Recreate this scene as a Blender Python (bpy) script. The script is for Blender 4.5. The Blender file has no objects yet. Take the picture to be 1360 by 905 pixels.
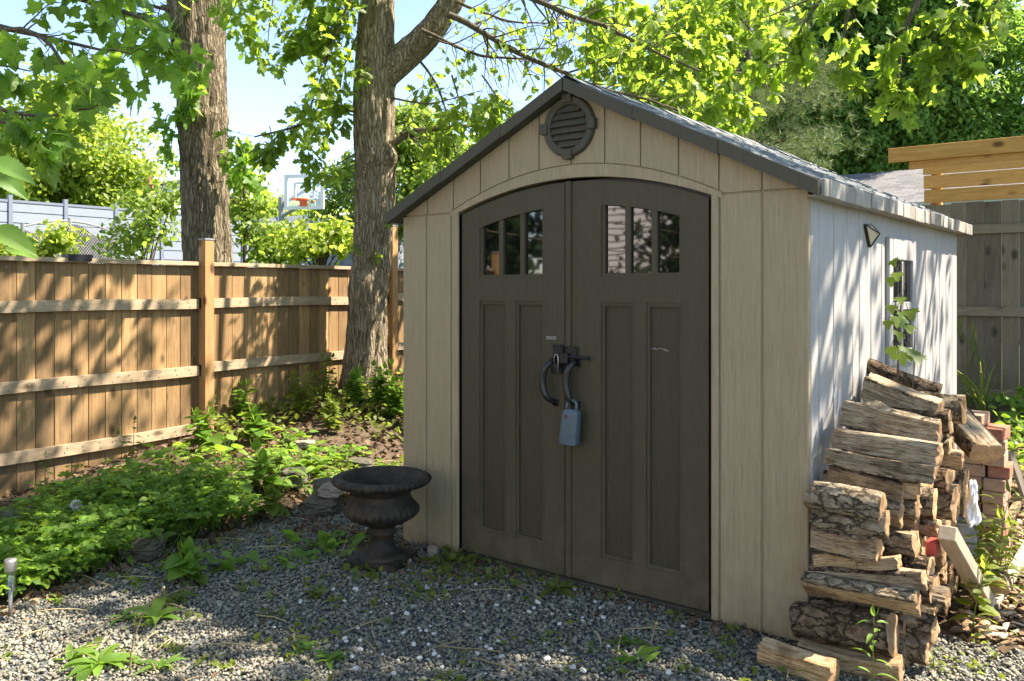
import bpy, math, random
import numpy as np
from mathutils import Vector, Matrix
R = math.radians
rng = np.random.default_rng(7)
random.seed(7)
scene = bpy.context.scene
col = scene.collection

# ------------------------------------------------------------------ camera frame
CAM = np.array((1.215, -3.59, 1.5))
YAW = R(37.9)
FWD = np.array((-math.sin(YAW), math.cos(YAW), 0.0))
RGT = np.array((math.cos(YAW), math.sin(YAW), 0.0))
FPX, CX, HZ = 1130.0, 680.0, 383.0
SUN = np.array((0.432, 0.416, 0.80)); SUN = SUN / np.linalg.norm(SUN)

def at(px, py, Z):
    """point seen at a photo pixel, Z metres in front of the camera"""
    return CAM + FWD * Z + RGT * ((px - CX) / FPX * Z) + np.array((0, 0, (HZ - py) / FPX * Z))
def at_x(px, py, X):
    d = FWD + RGT * ((px - CX) / FPX)
    Z = (X - CAM[0]) / d[0]
    return at(px, py, Z)
def at_y(px, py, Y):
    d = FWD + RGT * ((px - CX) / FPX)
    Z = (Y - CAM[1]) / d[1]
    return at(px, py, Z)
def proj(P):
    P = np.asarray(P, float) - CAM
    Z = P @ FWD
    Zs = np.where(np.abs(Z) < 1e-6, 1e-6, Z)
    return CX + FPX * (P @ RGT) / Zs, HZ - FPX * P[..., 2] / Zs, Z

# ------------------------------------------------------------------ terrain
def sstep(a, b, x):
    t = np.clip((np.asarray(x, float) - a) / (b - a), 0, 1)
    return t * t * (3 - 2 * t)
def bed_edge(y):
    return -3.42 - 0.16 * np.asarray(y, float)
def terrain(x, y):
    x = np.asarray(x, float); y = np.asarray(y, float)
    e = bed_edge(np.clip(y, -6, 3))
    m1 = sstep(0.0, -0.9, x - e)
    bed = np.clip(0.05 + 0.135 * (y + 0.6), -0.02, 0.52)
    m2 = 0.45 * sstep(1.6, 5.5, y)
    z = np.maximum(bed * m1, m2)
    z = z + 0.5 * sstep(-6.2, -16, x) * sstep(-20, 0, y)
    return z
def gp(px, py):
    """ground point under a photo pixel"""
    lo, hi = 1.0, 60.0
    d = FWD + RGT * ((px - CX) / FPX) + np.array((0, 0, (HZ - py) / FPX))
    for Z in np.arange(1.5, 60, 0.01):
        p = CAM + d * Z
        if p[2] <= terrain(p[0], p[1]):
            return p
    return CAM + d * 30

# ------------------------------------------------------------------ noise in numpy
def _hash(ix, iy, iz, s):
    h = (ix * 374761393 + iy * 668265263 + iz * 2147483647 + s * 1274126177) & 0xFFFFFFFF
    h = ((h ^ (h >> 13)) * 1274126177) & 0xFFFFFFFF
    h = (h ^ (h >> 16)) & 0xFFFFFFFF
    return h / 4294967295.0
def vnoise(P, seed=0):
    P = np.asarray(P, float)
    i = np.floor(P).astype(np.int64); f = P - i; f = f * f * (3 - 2 * f)
    out = 0
    for dx in (0, 1):
        for dy in (0, 1):
            for dz in (0, 1):
                w = (f[..., 0] if dx else 1 - f[..., 0]) * (f[..., 1] if dy else 1 - f[..., 1]) * (f[..., 2] if dz else 1 - f[..., 2])
                out = out + w * _hash(i[..., 0] + dx, i[..., 1] + dy, i[..., 2] + dz, seed)
    return out * 2 - 1
def fbm(P, seed=0, o=3):
    P = np.asarray(P, float); a = 1.0; t = 0; s = 0
    for k in range(o):
        t = t + a * vnoise(P * (2.03 ** k), seed + k); s += a; a *= 0.5
    return t / s

# ------------------------------------------------------------------ objects
def link(o, parent=None):
    col.objects.link(o)
    if parent is not None: o.parent = parent
    return o
def wloc(o):
    v = Vector((0, 0, 0))
    while o is not None:
        v = v + o.location; o = o.parent
    return v
def tag(o, label=None, cat=None, group=None, kind=None):
    if label: o['label'] = label
    if cat: o['category'] = cat
    if group: o['group'] = group
    if kind: o['kind'] = kind
    return o
def thing(name, label, cat, loc=(0, 0, 0), group=None):
    o = bpy.data.objects.new(name, None)
    o.empty_display_size = 0.1
    o.location = tuple(float(v) for v in loc)
    link(o)
    return tag(o, label, cat, group)
def mesh_np(name, V, F, mats, parent=None, smooth=False, mi=None, origin=None):
    """V (n,3) world coordinates, F (m,k) faces of one size (or list of lists)"""
    me = bpy.data.meshes.new(name)
    V = np.asarray(V, float)
    off = np.array(wloc(parent)) if parent is not None else np.zeros(3)
    if origin is not None: off = off + 0; loc = np.array(origin, float) - off
    else: loc = np.zeros(3)
    V = V - off - loc
    if isinstance(F, np.ndarray):
        m, k = F.shape
        me.vertices.add(len(V)); me.vertices.foreach_set('co', V.astype(np.float32).ravel())
        me.loops.add(m * k); me.loops.foreach_set('vertex_index', F.astype(np.int32).ravel())
        me.polygons.add(m); me.polygons.foreach_set('loop_start', np.arange(0, m * k, k, dtype=np.int32))
        me.polygons.foreach_set('loop_total', np.full(m, k, dtype=np.int32))
        me.update(calc_edges=True)
    else:
        me.from_pydata([tuple(v) for v in V], [], F); me.update()
    if not isinstance(mats, (list, tuple)): mats = [mats]
    for m_ in mats: me.materials.append(m_)
    if mi is not None: me.polygons.foreach_set('material_index', np.asarray(mi, dtype=np.int32))
    if smooth: me.polygons.foreach_set('use_smooth', np.ones(len(me.polygons), dtype=bool))
    o = bpy.data.objects.new(name, me)
    o.location = tuple(loc)
    return link(o, parent)
def dup(root, loc, label=None, rotz=None):
    r = root.copy(); link(r); r.location = loc
    if rotz is not None: r.rotation_euler.z = rotz
    if label: r['label'] = label
    for ch in list(root.children):
        c = ch.copy(); link(c, r)
        for g in ch.children:
            d = g.copy(); link(d, c)
    return r

class MB:
    def __init__(s): s.v = []; s.f = []; s.m = []
    def add(s, verts, faces, mi=0):
        b = len(s.v); s.v += [tuple(map(float, p)) for p in verts]
        s.f += [[b + i for i in f] for f in faces]; s.m += [mi] * len(faces)
    def box(s, x0, x1, y0, y1, z0, z1, mi=0):
        s.add([(x0,y0,z0),(x1,y0,z0),(x1,y1,z0),(x0,y1,z0),(x0,y0,z1),(x1,y0,z1),(x1,y1,z1),(x0,y1,z1)],
              [(0,3,2,1),(4,5,6,7),(0,1,5,4),(1,2,6,5),(2,3,7,6),(3,0,4,7)], mi)
    def obox(s, c, ax, ay, az, hx, hy, hz, mi=0, jit=0.0):
        c, ax, ay, az = map(np.asarray, (c, ax, ay, az)); vs = []
        for sz in (-1, 1):
            for sx, sy in ((-1,-1),(1,-1),(1,1),(-1,1)):
                p = c + ax*hx*sx + ay*hy*sy + az*hz*sz
                if jit: p = p + rng.normal(0, jit, 3)
                vs.append(p)
        s.add(vs, [(0,3,2,1),(4,5,6,7),(0,1,5,4),(1,2,6,5),(2,3,7,6),(3,0,4,7)], mi)
    def bbox(s, x0, x1, y0, y1, z0, z1, b=0.004, mi=0):
        """box with chamfered edges"""
        X, Y, Z = (x0, x1), (y0, y1), (z0, z1); idx = {}; vs = []
        for i in (0,1):
            for j in (0,1):
                for k in (0,1):
                    sx, sy, sz = (b, -b)[i], (b, -b)[j], (b, -b)[k]
                    for a, p in enumerate(((X[i], Y[j]+sy, Z[k]+sz), (X[i]+sx, Y[j], Z[k]+sz), (X[i]+sx, Y[j]+sy, Z[k]))):
                        idx[(i,j,k,a)] = len(vs); vs.append(p)
        fs = []
        for i in (0,1):
            q = [idx[(i,0,0,0)], idx[(i,1,0,0)], idx[(i,1,1,0)], idx[(i,0,1,0)]]; fs.append(q if i else q[::-1])
            q = [idx[(0,i,0,1)], idx[(0,i,1,1)], idx[(1,i,1,1)], idx[(1,i,0,1)]]; fs.append(q if i else q[::-1])
            q = [idx[(0,0,i,2)], idx[(1,0,i,2)], idx[(1,1,i,2)], idx[(0,1,i,2)]]; fs.append(q if i else q[::-1])
        for i in (0,1):
            for j in (0,1):
                q = [idx[(i,j,0,0)], idx[(i,j,0,1)], idx[(i,j,1,1)], idx[(i,j,1,0)]]; fs.append(q if i != j else q[::-1])
                q = [idx[(i,0,j,0)], idx[(i,1,j,0)], idx[(i,1,j,2)], idx[(i,0,j,2)]]; fs.append(q if i != j else q[::-1])
                q = [idx[(0,i,j,1)], idx[(1,i,j,1)], idx[(1,i,j,2)], idx[(0,i,j,2)]]; fs.append(q if i == j else q[::-1])
        for i in (0,1):
            for j in (0,1):
                for k in (0,1):
                    q = [idx[(i,j,k,0)], idx[(i,j,k,1)], idx[(i,j,k,2)]]; fs.append(q if (i+j+k) % 2 else q[::-1])
        s.add(vs, fs, mi)
    def tube(s, pts, rad, n=7, cap=True, mi=0):
        pts = [np.asarray(p, float) for p in pts]
        if np.isscalar(rad): rad = [rad] * len(pts)
        rings = []; up = None
        for i, p in enumerate(pts):
            t = pts[min(i+1, len(pts)-1)] - pts[max(i-1, 0)]
            t = t / (np.linalg.norm(t) + 1e-12)
            if up is None:
                up = np.array((0,0,1.0)) if abs(t[2]) < 0.9 else np.array((1.0,0,0))
            u = up - t * (up @ t); u = u / (np.linalg.norm(u) + 1e-12); up = u
            w = np.cross(t, u)
            rings.append([p + rad[i]*(math.cos(2*math.pi*k/n)*u + math.sin(2*math.pi*k/n)*w) for k in range(n)])
        vs = [q for r in rings for q in r]; fs = []
        for i in range(len(rings)-1):
            for k in range(n):
                fs.append((i*n+k, i*n+(k+1)%n, (i+1)*n+(k+1)%n, (i+1)*n+k))
        if cap:
            fs.append(tuple(range(n))[::-1]); b = (len(rings)-1)*n; fs.append(tuple(b+k for k in range(n)))
        s.add(vs, fs, mi)
    def panel(s, x0, x1, lo, hi, y0, y1, n=1, mi=0):
        """upright slab between two curves of x, front face at y0"""
        lo = lo if callable(lo) else (lambda x, c=lo: c); hi = hi if callable(hi) else (lambda x, c=hi: c)
        xs = np.linspace(x0, x1, n+1); vs = []; fs = []
        for x in xs: vs += [(x,y0,lo(x)),(x,y0,hi(x)),(x,y1,lo(x)),(x,y1,hi(x))]
        for i in range(n):
            a, b = 4*i, 4*i+4
            fs += [(a,b,b+1,a+1),(a+2,a+3,b+3,b+2),(a+1,b+1,b+3,a+3),(a,a+2,b+2,b)]
        fs += [(0,1,3,2)]; e = 4*n; fs += [(e,e+2,e+3,e+1)]
        s.add(vs, fs, mi)
    def lathe(s, prof, c, n=48, mod=None, mi=0):
        vs = []; fs = []; m = len(prof)
        for k in range(n):
            a = 2*math.pi*k/n
            for j, (r, z) in enumerate(prof):
                rr = r * (mod(a, j, r, z) if mod else 1)
                vs.append((c[0]+rr*math.cos(a), c[1]+rr*math.sin(a), c[2]+z))
        for k in range(n):
            k2 = (k+1) % n
            for j in range(m-1): fs.append((k*m+j, k2*m+j, k2*m+j+1, k*m+j+1))
        s.add(vs, fs, mi)
    def prism(s, poly, y0, y1, mi=0):
        """poly in (x,z), extruded from y0 to y1"""
        n = len(poly); vs = [(x,y0,z) for x,z in poly] + [(x,y1,z) for x,z in poly]
        s.add(vs, [tuple(range(n)), tuple(range(2*n-1, n-1, -1))] + [(i, i+n, (i+1)%n+n, (i+1)%n) for i in range(n)], mi)
    def build(s, name, mats, parent=None, smooth=False, origin=None):
        o = mesh_np(name, np.array(s.v).reshape(-1,3), s.f, mats, parent, smooth, s.m, origin)
        return o

# ------------------------------------------------------------------ materials
class NT:
    def __init__(s, name):
        s.mat = bpy.data.materials.new(name); s.mat.use_nodes = True
        s.t = s.mat.node_tree; s.t.nodes.clear()
        s.out = s.n('ShaderNodeOutputMaterial')
    def n(s, typ, **kw):
        nd = s.t.nodes.new(typ)
        for k, v in kw.items():
            if k.startswith('i_'):
                nd.inputs[k[2:].replace('_', ' ')].default_value = v
            else: setattr(nd, k, v)
        return nd
    def l(s, a, b): s.t.links.new(a, b)
    def coords(s, scale=(1,1,1), src='Object', rot=(0,0,0)):
        tc = s.n('ShaderNodeTexCoord'); mp = s.n('ShaderNodeMapping')
        mp.inputs['Scale'].default_value = scale; mp.inputs['Rotation'].default_value = rot
        s.l(tc.outputs[src], mp.inputs['Vector']); return mp.outputs['Vector']
    def noise(s, vec, scale, detail=4, rough=0.6, dist=0.0):
        nd = s.n('ShaderNodeTexNoise'); nd.inputs['Scale'].default_value = scale
        nd.inputs['Detail'].default_value = detail; nd.inputs['Roughness'].default_value = rough
        nd.inputs['Distortion'].default_value = dist
        if vec is not None: s.l(vec, nd.inputs['Vector'])
        return nd.outputs['Fac']
    def voro(s, vec, scale, feature='F1', rand=1.0):
        nd = s.n('ShaderNodeTexVoronoi'); nd.feature = feature; nd.inputs['Scale'].default_value = scale
        nd.inputs['Randomness'].default_value = rand
        if vec is not None: s.l(vec, nd.inputs['Vector'])
        return nd
    def ramp(s, fac, stops, interp='LINEAR'):
        nd = s.n('ShaderNodeValToRGB'); cr = nd.color_ramp; cr.interpolation = interp
        while len(cr.elements) < len(stops): cr.elements.new(0.5)
        for e, (p, c) in zip(cr.elements, stops):
            e.position = p; e.color = (*c, 1) if len(c) == 3 else c
        s.l(fac, nd.inputs['Fac']); return nd.outputs['Color']
    def mix(s, fac, a, b, blend='MIX'):
        nd = s.n('ShaderNodeMix'); nd.data_type = 'RGBA'; nd.blend_type = blend
        for sock, v in ((nd.inputs[0], fac), (nd.inputs[6], a), (nd.inputs[7], b)):
            if isinstance(v, (int, float)): sock.default_value = v
            elif isinstance(v, tuple): sock.default_value = (*v, 1) if len(v) == 3 else v
            else: s.l(v, sock)
        return nd.outputs[2]
    def math(s, op, a, b=0.0, c=None):
        nd = s.n('ShaderNodeMath'); nd.operation = op
        for i, v in enumerate((a, b) if c is None else (a, b, c)):
            if isinstance(v, (int, float)): nd.inputs[i].default_value = v
            else: s.l(v, nd.inputs[i])
        return nd.outputs[0]
    def mapr(s, v, a, b, c, d):
        nd = s.n('ShaderNodeMapRange'); s.l(v, nd.inputs[0])
        for i, x in enumerate((a, b, c, d)): nd.inputs[1+i].default_value = x
        return nd.outputs[0]
    def island(s): return s.n('ShaderNodeNewGeometry').outputs['Random Per Island']
    def objrand(s): return s.n('ShaderNodeObjectInfo').outputs['Random']
    def bump(s, h, strength=0.5, dist=0.01, prev=None):
        nd = s.n('ShaderNodeBump'); nd.inputs['Strength'].default_value = strength; nd.inputs['Distance'].default_value = dist
        s.l(h, nd.inputs['Height'])
        if prev is not None: s.l(prev, nd.inputs['Normal'])
        return nd.outputs['Normal']
    def bsdf(s, color, rough=0.7, spec=0.4, normal=None, metal=0.0):
        p = s.n('ShaderNodeBsdfPrincipled')
        for sock, v in (('Base Color', color), ('Roughness', rough), ('Specular IOR Level', spec), ('Metallic', metal)):
            if isinstance(v, (int, float)): p.inputs[sock].default_value = v
            elif isinstance(v, tuple): p.inputs[sock].default_value = (*v, 1) if len(v) == 3 else v
            else: s.l(v, p.inputs[sock])
        if normal is not None: s.l(normal, p.inputs['Normal'])
        return p
    def done(s, sh):
        s.l(sh.outputs[0] if hasattr(sh, 'outputs') else sh, s.out.inputs['Surface']); return s.mat

M = {}
def simple(name, c, rough=0.6, spec=0.4, metal=0.0, var=0.15, nscale=12, bstr=0.1):
    t = NT(name); v = t.coords()
    f = t.noise(v, nscale, 5)
    k = t.mapr(f, 0.3, 0.7, 1 - var, 1 + var)
    cm = t.n('ShaderNodeVectorMath', operation='SCALE'); cm.inputs[0].default_value = c; t.l(k, cm.inputs['Scale'])
    M[name] = t.done(t.bsdf(cm.outputs[0], rough, spec, t.bump(f, bstr, 0.005), metal))
    return M[name]

# siding: moulded resin panels with a faint embossed wood grain
def siding(name, c, grain=0.35, dirt=True, stretch=(46, 46, 1.7), mud=None):
    t = NT(name)
    g = t.noise(t.coords(stretch), 1.6, 5, 0.7, 0.9)
    g2 = t.noise(t.coords((125, 125, 7)), 1.0, 3, 0.6)
    v = t.coords()
    big = t.noise(v, 1.3, 4)
    k = t.math('MULTIPLY_ADD', g, 0.60, 0.70); k = t.math('MULTIPLY_ADD', t.math('SUBTRACT', g2, 0.5), 0.55, k)
    k = t.math('MULTIPLY_ADD', t.math('SUBTRACT', big, 0.5), 0.22, k)
    cm = t.n('ShaderNodeVectorMath', operation='SCALE'); cm.inputs[0].default_value = c; t.l(k, cm.inputs['Scale'])
    c0 = cm.outputs[0]
    if dirt:                                   # rain splash and algae along the bottom, real staining of the plastic
        sep = t.n('ShaderNodeSeparateXYZ'); t.l(v, sep.inputs[0])
        d = t.math('MULTIPLY', t.mapr(sep.outputs[2], 0.0, 0.55, 1.0, 0.0), t.mapr(t.noise(v, 9, 6, 0.7), 0.35, 0.7, 0.0, 1.0))
        run = t.noise(t.coords((26, 26, 0.7)), 1.0, 4, 0.6)      # rain runs
        c0 = t.mix(t.mapr(run, 0.55, 0.75, 0.0, 0.22), c0, (c[0]*0.62, c[1]*0.62, c[2]*0.58))
        dust = t.noise(v, 55, 2, 0.6); c0 = t.mix(t.mapr(dust, 0.60, 0.74, 0.0, 0.10), c0, (c[0]*1.6+.02, c[1]*1.6+.02, c[2]*1.6+.02))
        c0 = t.mix(t.math('MULTIPLY', d, 0.6), c0, mud or (c[0]*0.55, c[1]*0.56, c[2]*0.5))
    h = t.math('ADD', g, t.math('MULTIPLY', g2, 1.0))
    M[name] = t.done(t.bsdf(c0, t.mapr(g, 0.3, 0.7, 0.5, 0.68), 0.35, t.bump(h, grain, 0.004)))
siding('siding_bounce_lit', (0.335, 0.268, 0.162), 0.6)  # same resin as the sides, warm bounce light put into the colour
siding('siding_sky_lit', (0.36, 0.35, 0.33), 0.4)  # same resin as the front, cool sky light put into the colour
siding('door_brown', (0.0650, 0.0540, 0.0310), 0.30, mud=(0.15, 0.122, 0.082))
siding('door_grain', (0.0580, 0.0470, 0.0265), 1.0, dirt=False, stretch=(42, 42, 1.5))
siding('trim_brown', (0.066, 0.060, 0.040), 0.25, dirt=False, stretch=(8, 8, 8))

def wood(name, ramp, axis='z', knots=True, rough=0.8, fine=1.0, isl=0.35, weather=0.0, wcol=(0.3,0.28,0.25)):
    """sawn boards; the grain runs along axis, each board has its own tint"""
    t = NT(name)
    st = {'z': (14, 14, 0.9), 'x': (0.9, 14, 14), 'y': (14, 0.9, 14)}[axis]
    r = t.island()
    tc = t.n('ShaderNodeTexCoord'); off = t.n('ShaderNodeCombineXYZ')
    for i in range(3): t.l(t.math('MULTIPLY', r, 37.0 + 11*i), off.inputs[i])
    add = t.n('ShaderNodeVectorMath', operation='ADD'); t.l(tc.outputs['Object'], add.inputs[0]); t.l(off.outputs[0], add.inputs[1])
    mp = t.n('ShaderNodeMapping'); mp.inputs['Scale'].default_value = st; t.l(add.outputs[0], mp.inputs['Vector'])
    g = t.noise(mp.outputs[0], 2.2*fine, 6, 0.65, 1.3)
    c = t.ramp(g, [(0.25 + 0.5*i/(len(ramp)-1), cc) for i, cc in enumerate(ramp)])
    k = t.math('MULTIPLY_ADD', r, 2*isl, 1 - isl)
    cm = t.n('ShaderNodeVectorMath', operation='SCALE'); t.l(c, cm.inputs[0]); t.l(k, cm.inputs['Scale']); c = cm.outputs[0]
    fine_g = t.noise(mp.outputs[0], 14, 3, 0.6)
    c = t.mix(t.mapr(fine_g, 0.52, 0.75, 0.0, 0.45), c, tuple(x*0.55 for x in ramp[0]))
    if knots:
        mk = t.n('ShaderNodeMapping'); sk = {'z': (1, 1, 0.55), 'x': (0.55, 1, 1), 'y': (1, 0.55, 1)}[axis]
        mk.inputs['Scale'].default_value = sk; t.l(add.outputs[0], mk.inputs['Vector'])
        kn = t.voro(mk.outputs[0], 5.2)
        c = t.mix(t.mapr(kn.outputs['Distance'], 0.08, 0.19, 0.92, 0.0), c, tuple(x*0.28 for x in ramp[0]))
    if weather:
        w = t.noise(tc.outputs['Object'], 2.1, 5, 0.65)
        c = t.mix(t.mapr(w, 0.42, 0.68, 0.0, weather), c, wcol)
    if axis == 'z':                                  # damp, dirty feet of upright boards
        sp = t.n('ShaderNodeSeparateXYZ'); t.l(tc.outputs['Object'], sp.inputs[0])
        dm = t.math('MULTIPLY', t.mapr(sp.outputs[2], 0.05, 0.55, 1.0, 0.0), t.mapr(t.noise(tc.outputs['Object'], 6, 5, 0.65), 0.35, 0.65, 0.25, 1.0))
        c = t.mix(t.math('MULTIPLY', dm, 0.5), c, (0.10, 0.085, 0.05))
    M[name] = t.done(t.bsdf(c, rough, 0.25, t.bump(t.math('ADD', g, fine_g), 0.35, 0.003)))
wood('cedar_board', [(0.155,0.086,0.035), (0.295,0.180,0.080), (0.40,0.258,0.125)], 'z', weather=0.35, wcol=(0.24,0.165,0.085), isl=0.42)
wood('cedar_rail', [(0.28,0.20,0.115), (0.38,0.285,0.18), (0.46,0.36,0.24)], 'y', isl=0.12)
wood('cedar_post', [(0.27,0.15,0.058), (0.37,0.215,0.09), (0.43,0.265,0.125)], 'z', isl=0.1)
wood('cedar_new', [(0.36,0.185,0.055), (0.49,0.27,0.09), (0.56,0.34,0.13)], 'x', isl=0.22)
wood('grey_board', [(0.105,0.085,0.062), (0.155,0.128,0.095), (0.21,0.178,0.135)], 'z', knots=True, isl=0.3, weather=0.4, wcol=(0.17,0.155,0.13))
wood('grey_rail', [(0.14,0.115,0.085), (0.20,0.168,0.128), (0.25,0.215,0.17)], 'x', isl=0.15)
wood('lath', [(0.27,0.20,0.125), (0.43,0.34,0.235), (0.54,0.45,0.33)], 'x', isl=0.15, knots=True, weather=0.6, wcol=(0.27,0.235,0.19))

def bark(name, c0, c1, c2, scale=1.0, axis='z', moss=0.25, strength=1.0, dist=0.03):
    t = NT(name)
    st = {'z': (1, 1, 0.10), 'x': (0.20, 1, 1)}[axis]
    v0 = t.coords()
    # wander the coordinates so that the ridges fork and rejoin
    nz = t.n('ShaderNodeTexNoise'); nz.inputs['Scale'].default_value = 6*scale; nz.inputs['Detail'].default_value = 3; t.l(v0, nz.inputs['Vector'])
    sc = t.n('ShaderNodeVectorMath', operation='SCALE'); t.l(nz.outputs['Color'], sc.inputs[0]); sc.inputs['Scale'].default_value = 0.07/scale
    ad = t.n('ShaderNodeVectorMath', operation='ADD'); t.l(v0, ad.inputs[0]); t.l(sc.outputs[0], ad.inputs[1])
    mp = t.n('ShaderNodeMapping'); mp.inputs['Scale'].default_value = st; t.l(ad.outputs[0], mp.inputs['Vector'])
    e = t.voro(mp.outputs[0], 34*scale, 'DISTANCE_TO_EDGE')
    ed = t.mapr(e.outputs['Distance'], 0.0, 0.30, 0.0, 0.62)
    f = t.noise(mp.outputs[0], 55*scale, 6, 0.75)
    h = t.math('MULTIPLY_ADD', f, 0.85, t.math('MULTIPLY_ADD', t.noise(mp.outputs[0], 18*scale, 4, 0.6), 0.5, t.math('SUBTRACT', ed, 0.30)))
    c = t.ramp(h, [(0.22, c0), (0.58, c1), (0.95, c2)])
    b = t.noise(v0, 2.2*scale, 4, 0.6)
    c = t.mix(t.mapr(b, 0.5, 0.72, 0.0, moss), c, (0.10, 0.105, 0.035))
    c = t.mix(t.mapr(t.noise(v0, 5*scale, 4, 0.7), 0.55, 0.75, 0.0, 0.4), c, (c2[0]*1.25, c2[1]*1.25, c2[2]*1.2))
    M[name] = t.done(t.bsdf(c, 0.92, 0.1, t.bump(h, strength, dist)))
bark('bark_oak', (0.06,0.045,0.028), (0.25,0.20,0.128), (0.42,0.35,0.25))
bark('bark_maple', (0.042,0.033,0.021), (0.172,0.138,0.088), (0.30,0.25,0.172), 0.9)
bark('bark_twig', (0.05,0.04,0.03), (0.10,0.082,0.06), (0.16,0.135,0.10), 2.0, moss=0.1, strength=0.3, dist=0.004)

def splitmat(name, ramp, wcol):
    """torn, weathered faces of split fire wood: fibres along x, checks and grey patches"""
    t = NT(name); tc = t.n('ShaderNodeTexCoord'); r = t.objrand(); off = t.n('ShaderNodeCombineXYZ')
    for i in range(3): t.l(t.math('MULTIPLY', r, 31.0 + 13*i), off.inputs[i])
    add = t.n('ShaderNodeVectorMath', operation='ADD'); t.l(tc.outputs['Object'], add.inputs[0]); t.l(off.outputs[0], add.inputs[1])
    mp = t.n('ShaderNodeMapping'); mp.inputs['Scale'].default_value = (2.2, 30, 30); t.l(add.outputs[0], mp.inputs['Vector'])
    g = t.noise(mp.outputs[0], 1.5, 7, 0.72, 1.6); g2 = t.noise(mp.outputs[0], 6.5, 4, 0.7)
    w_ = t.noise(add.outputs[0], 7, 5, 0.65)
    c = t.ramp(g, [(0.34, ramp[0]), (0.43, ramp[1]), (0.56, ramp[2]), (0.70, ramp[1])])
    c = t.mix(t.mapr(w_, 0.45, 0.66, 0.0, 0.6), c, wcol)
    c = t.mix(t.mapr(t.noise(add.outputs[0], 5.5, 5, 0.65), 0.50, 0.64, 0.0, 0.7), c, (0.15,0.085,0.042))
    k = t.math('MULTIPLY_ADD', t.math('FRACT', t.math('MULTIPLY', r, 7.7)), 0.75, 0.48)
    cm = t.n('ShaderNodeVectorMath', operation='SCALE'); t.l(c, cm.inputs[0]); t.l(k, cm.inputs['Scale'])
    c = t.mix(t.mapr(g2, 0.54, 0.64, 0.0, 0.85), cm.outputs[0], tuple(x*0.28 for x in ramp[0]))
    M[name] = t.done(t.bsdf(c, 0.9, 0.12, t.bump(t.math('ADD', g, t.math('MULTIPLY', g2, 0.6)), 1.0, 0.014)))
splitmat('split_wood', [(0.17,0.085,0.036), (0.46,0.285,0.138), (0.66,0.47,0.27)], (0.42,0.33,0.22))
splitmat('split_grey', [(0.10,0.07,0.042), (0.40,0.30,0.18), (0.66,0.54,0.37)], (0.48,0.41,0.305))
def barklog(name, c0, c1, c2):
    """fire wood bark: rough plates parted by a few long wandering cracks, blotched with lichen"""
    t = NT(name); tc = t.n('ShaderNodeTexCoord'); r = t.objrand(); off = t.n('ShaderNodeCombineXYZ')
    for i in range(3): t.l(t.math('MULTIPLY', r, 23.0 + 17*i), off.inputs[i])
    add = t.n('ShaderNodeVectorMath', operation='ADD'); t.l(tc.outputs['Object'], add.inputs[0]); t.l(off.outputs[0], add.inputs[1])
    nz = t.n('ShaderNodeTexNoise'); nz.inputs['Scale'].default_value = 17; nz.inputs['Detail'].default_value = 5; nz.inputs['Roughness'].default_value = 0.7; t.l(add.outputs[0], nz.inputs['Vector'])
    sc = t.n('ShaderNodeVectorMath', operation='SCALE'); t.l(nz.outputs['Color'], sc.inputs[0]); sc.inputs['Scale'].default_value = 0.075
    ad = t.n('ShaderNodeVectorMath', operation='ADD'); t.l(add.outputs[0], ad.inputs[0]); t.l(sc.outputs[0], ad.inputs[1])
    mp = t.n('ShaderNodeMapping'); mp.inputs['Scale'].default_value = (0.45, 1, 1); t.l(ad.outputs[0], mp.inputs['Vector'])
    e = t.voro(mp.outputs[0], 22, 'DISTANCE_TO_EDGE'); crack = t.mapr(e.outputs['Distance'], 0.01, 0.09, 0.0, 1.0)
    f = t.noise(mp.outputs[0], 42, 7, 0.78); b_ = t.noise(add.outputs[0], 8, 5, 0.65)
    c = t.ramp(f, [(0.34, c0), (0.48, c1), (0.62, c2), (0.72, c1)])
    c = t.mix(t.mapr(b_, 0.48, 0.66, 0.0, 0.6), c, (c1[0]*0.55, c1[1]*0.5, c1[2]*0.45))
    c = t.mix(t.mapr(crack, 0.0, 1.0, 0.8, 0.0), c, tuple(x*0.45 for x in c0))
    h = t.math('MULTIPLY_ADD', f, 0.9, t.math('MULTIPLY', crack, 0.7))
    M[name] = t.done(t.bsdf(c, 0.95, 0.08, t.bump(h, 1.0, 0.014)))
barklog('bark_log', (0.06,0.044,0.029), (0.225,0.17,0.11), (0.44,0.365,0.265))
barklog('bark_log_dark', (0.045,0.031,0.02), (0.16,0.112,0.07), (0.32,0.24,0.165))
barklog('bark_log_pale', (0.085,0.066,0.044), (0.31,0.245,0.16), (0.54,0.46,0.335))
def endgrain():
    t = NT('end_grain'); v = t.coords()
    n = t.noise(v, 28, 5, 0.7); n2 = t.noise(v, 7, 4)
    c = t.ramp(n, [(0.25, (0.25,0.135,0.06)), (0.5, (0.50,0.31,0.155)), (0.78, (0.68,0.49,0.30))])
    c = t.mix(t.mapr(n2, 0.45, 0.7, 0.0, 0.6), c, (0.26,0.175,0.105))
    rr = t.math('MULTIPLY_ADD', t.math('FRACT', t.math('MULTIPLY', t.objrand(), 5.3)), 0.6, 0.5); cm = t.n('ShaderNodeVectorMath', operation='SCALE'); t.l(c, cm.inputs[0]); t.l(rr, cm.inputs['Scale']); c = cm.outputs[0]
    M['end_grain'] = t.done(t.bsdf(c, 0.9, 0.1, t.bump(n, 0.6, 0.006)))
endgrain()

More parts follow.
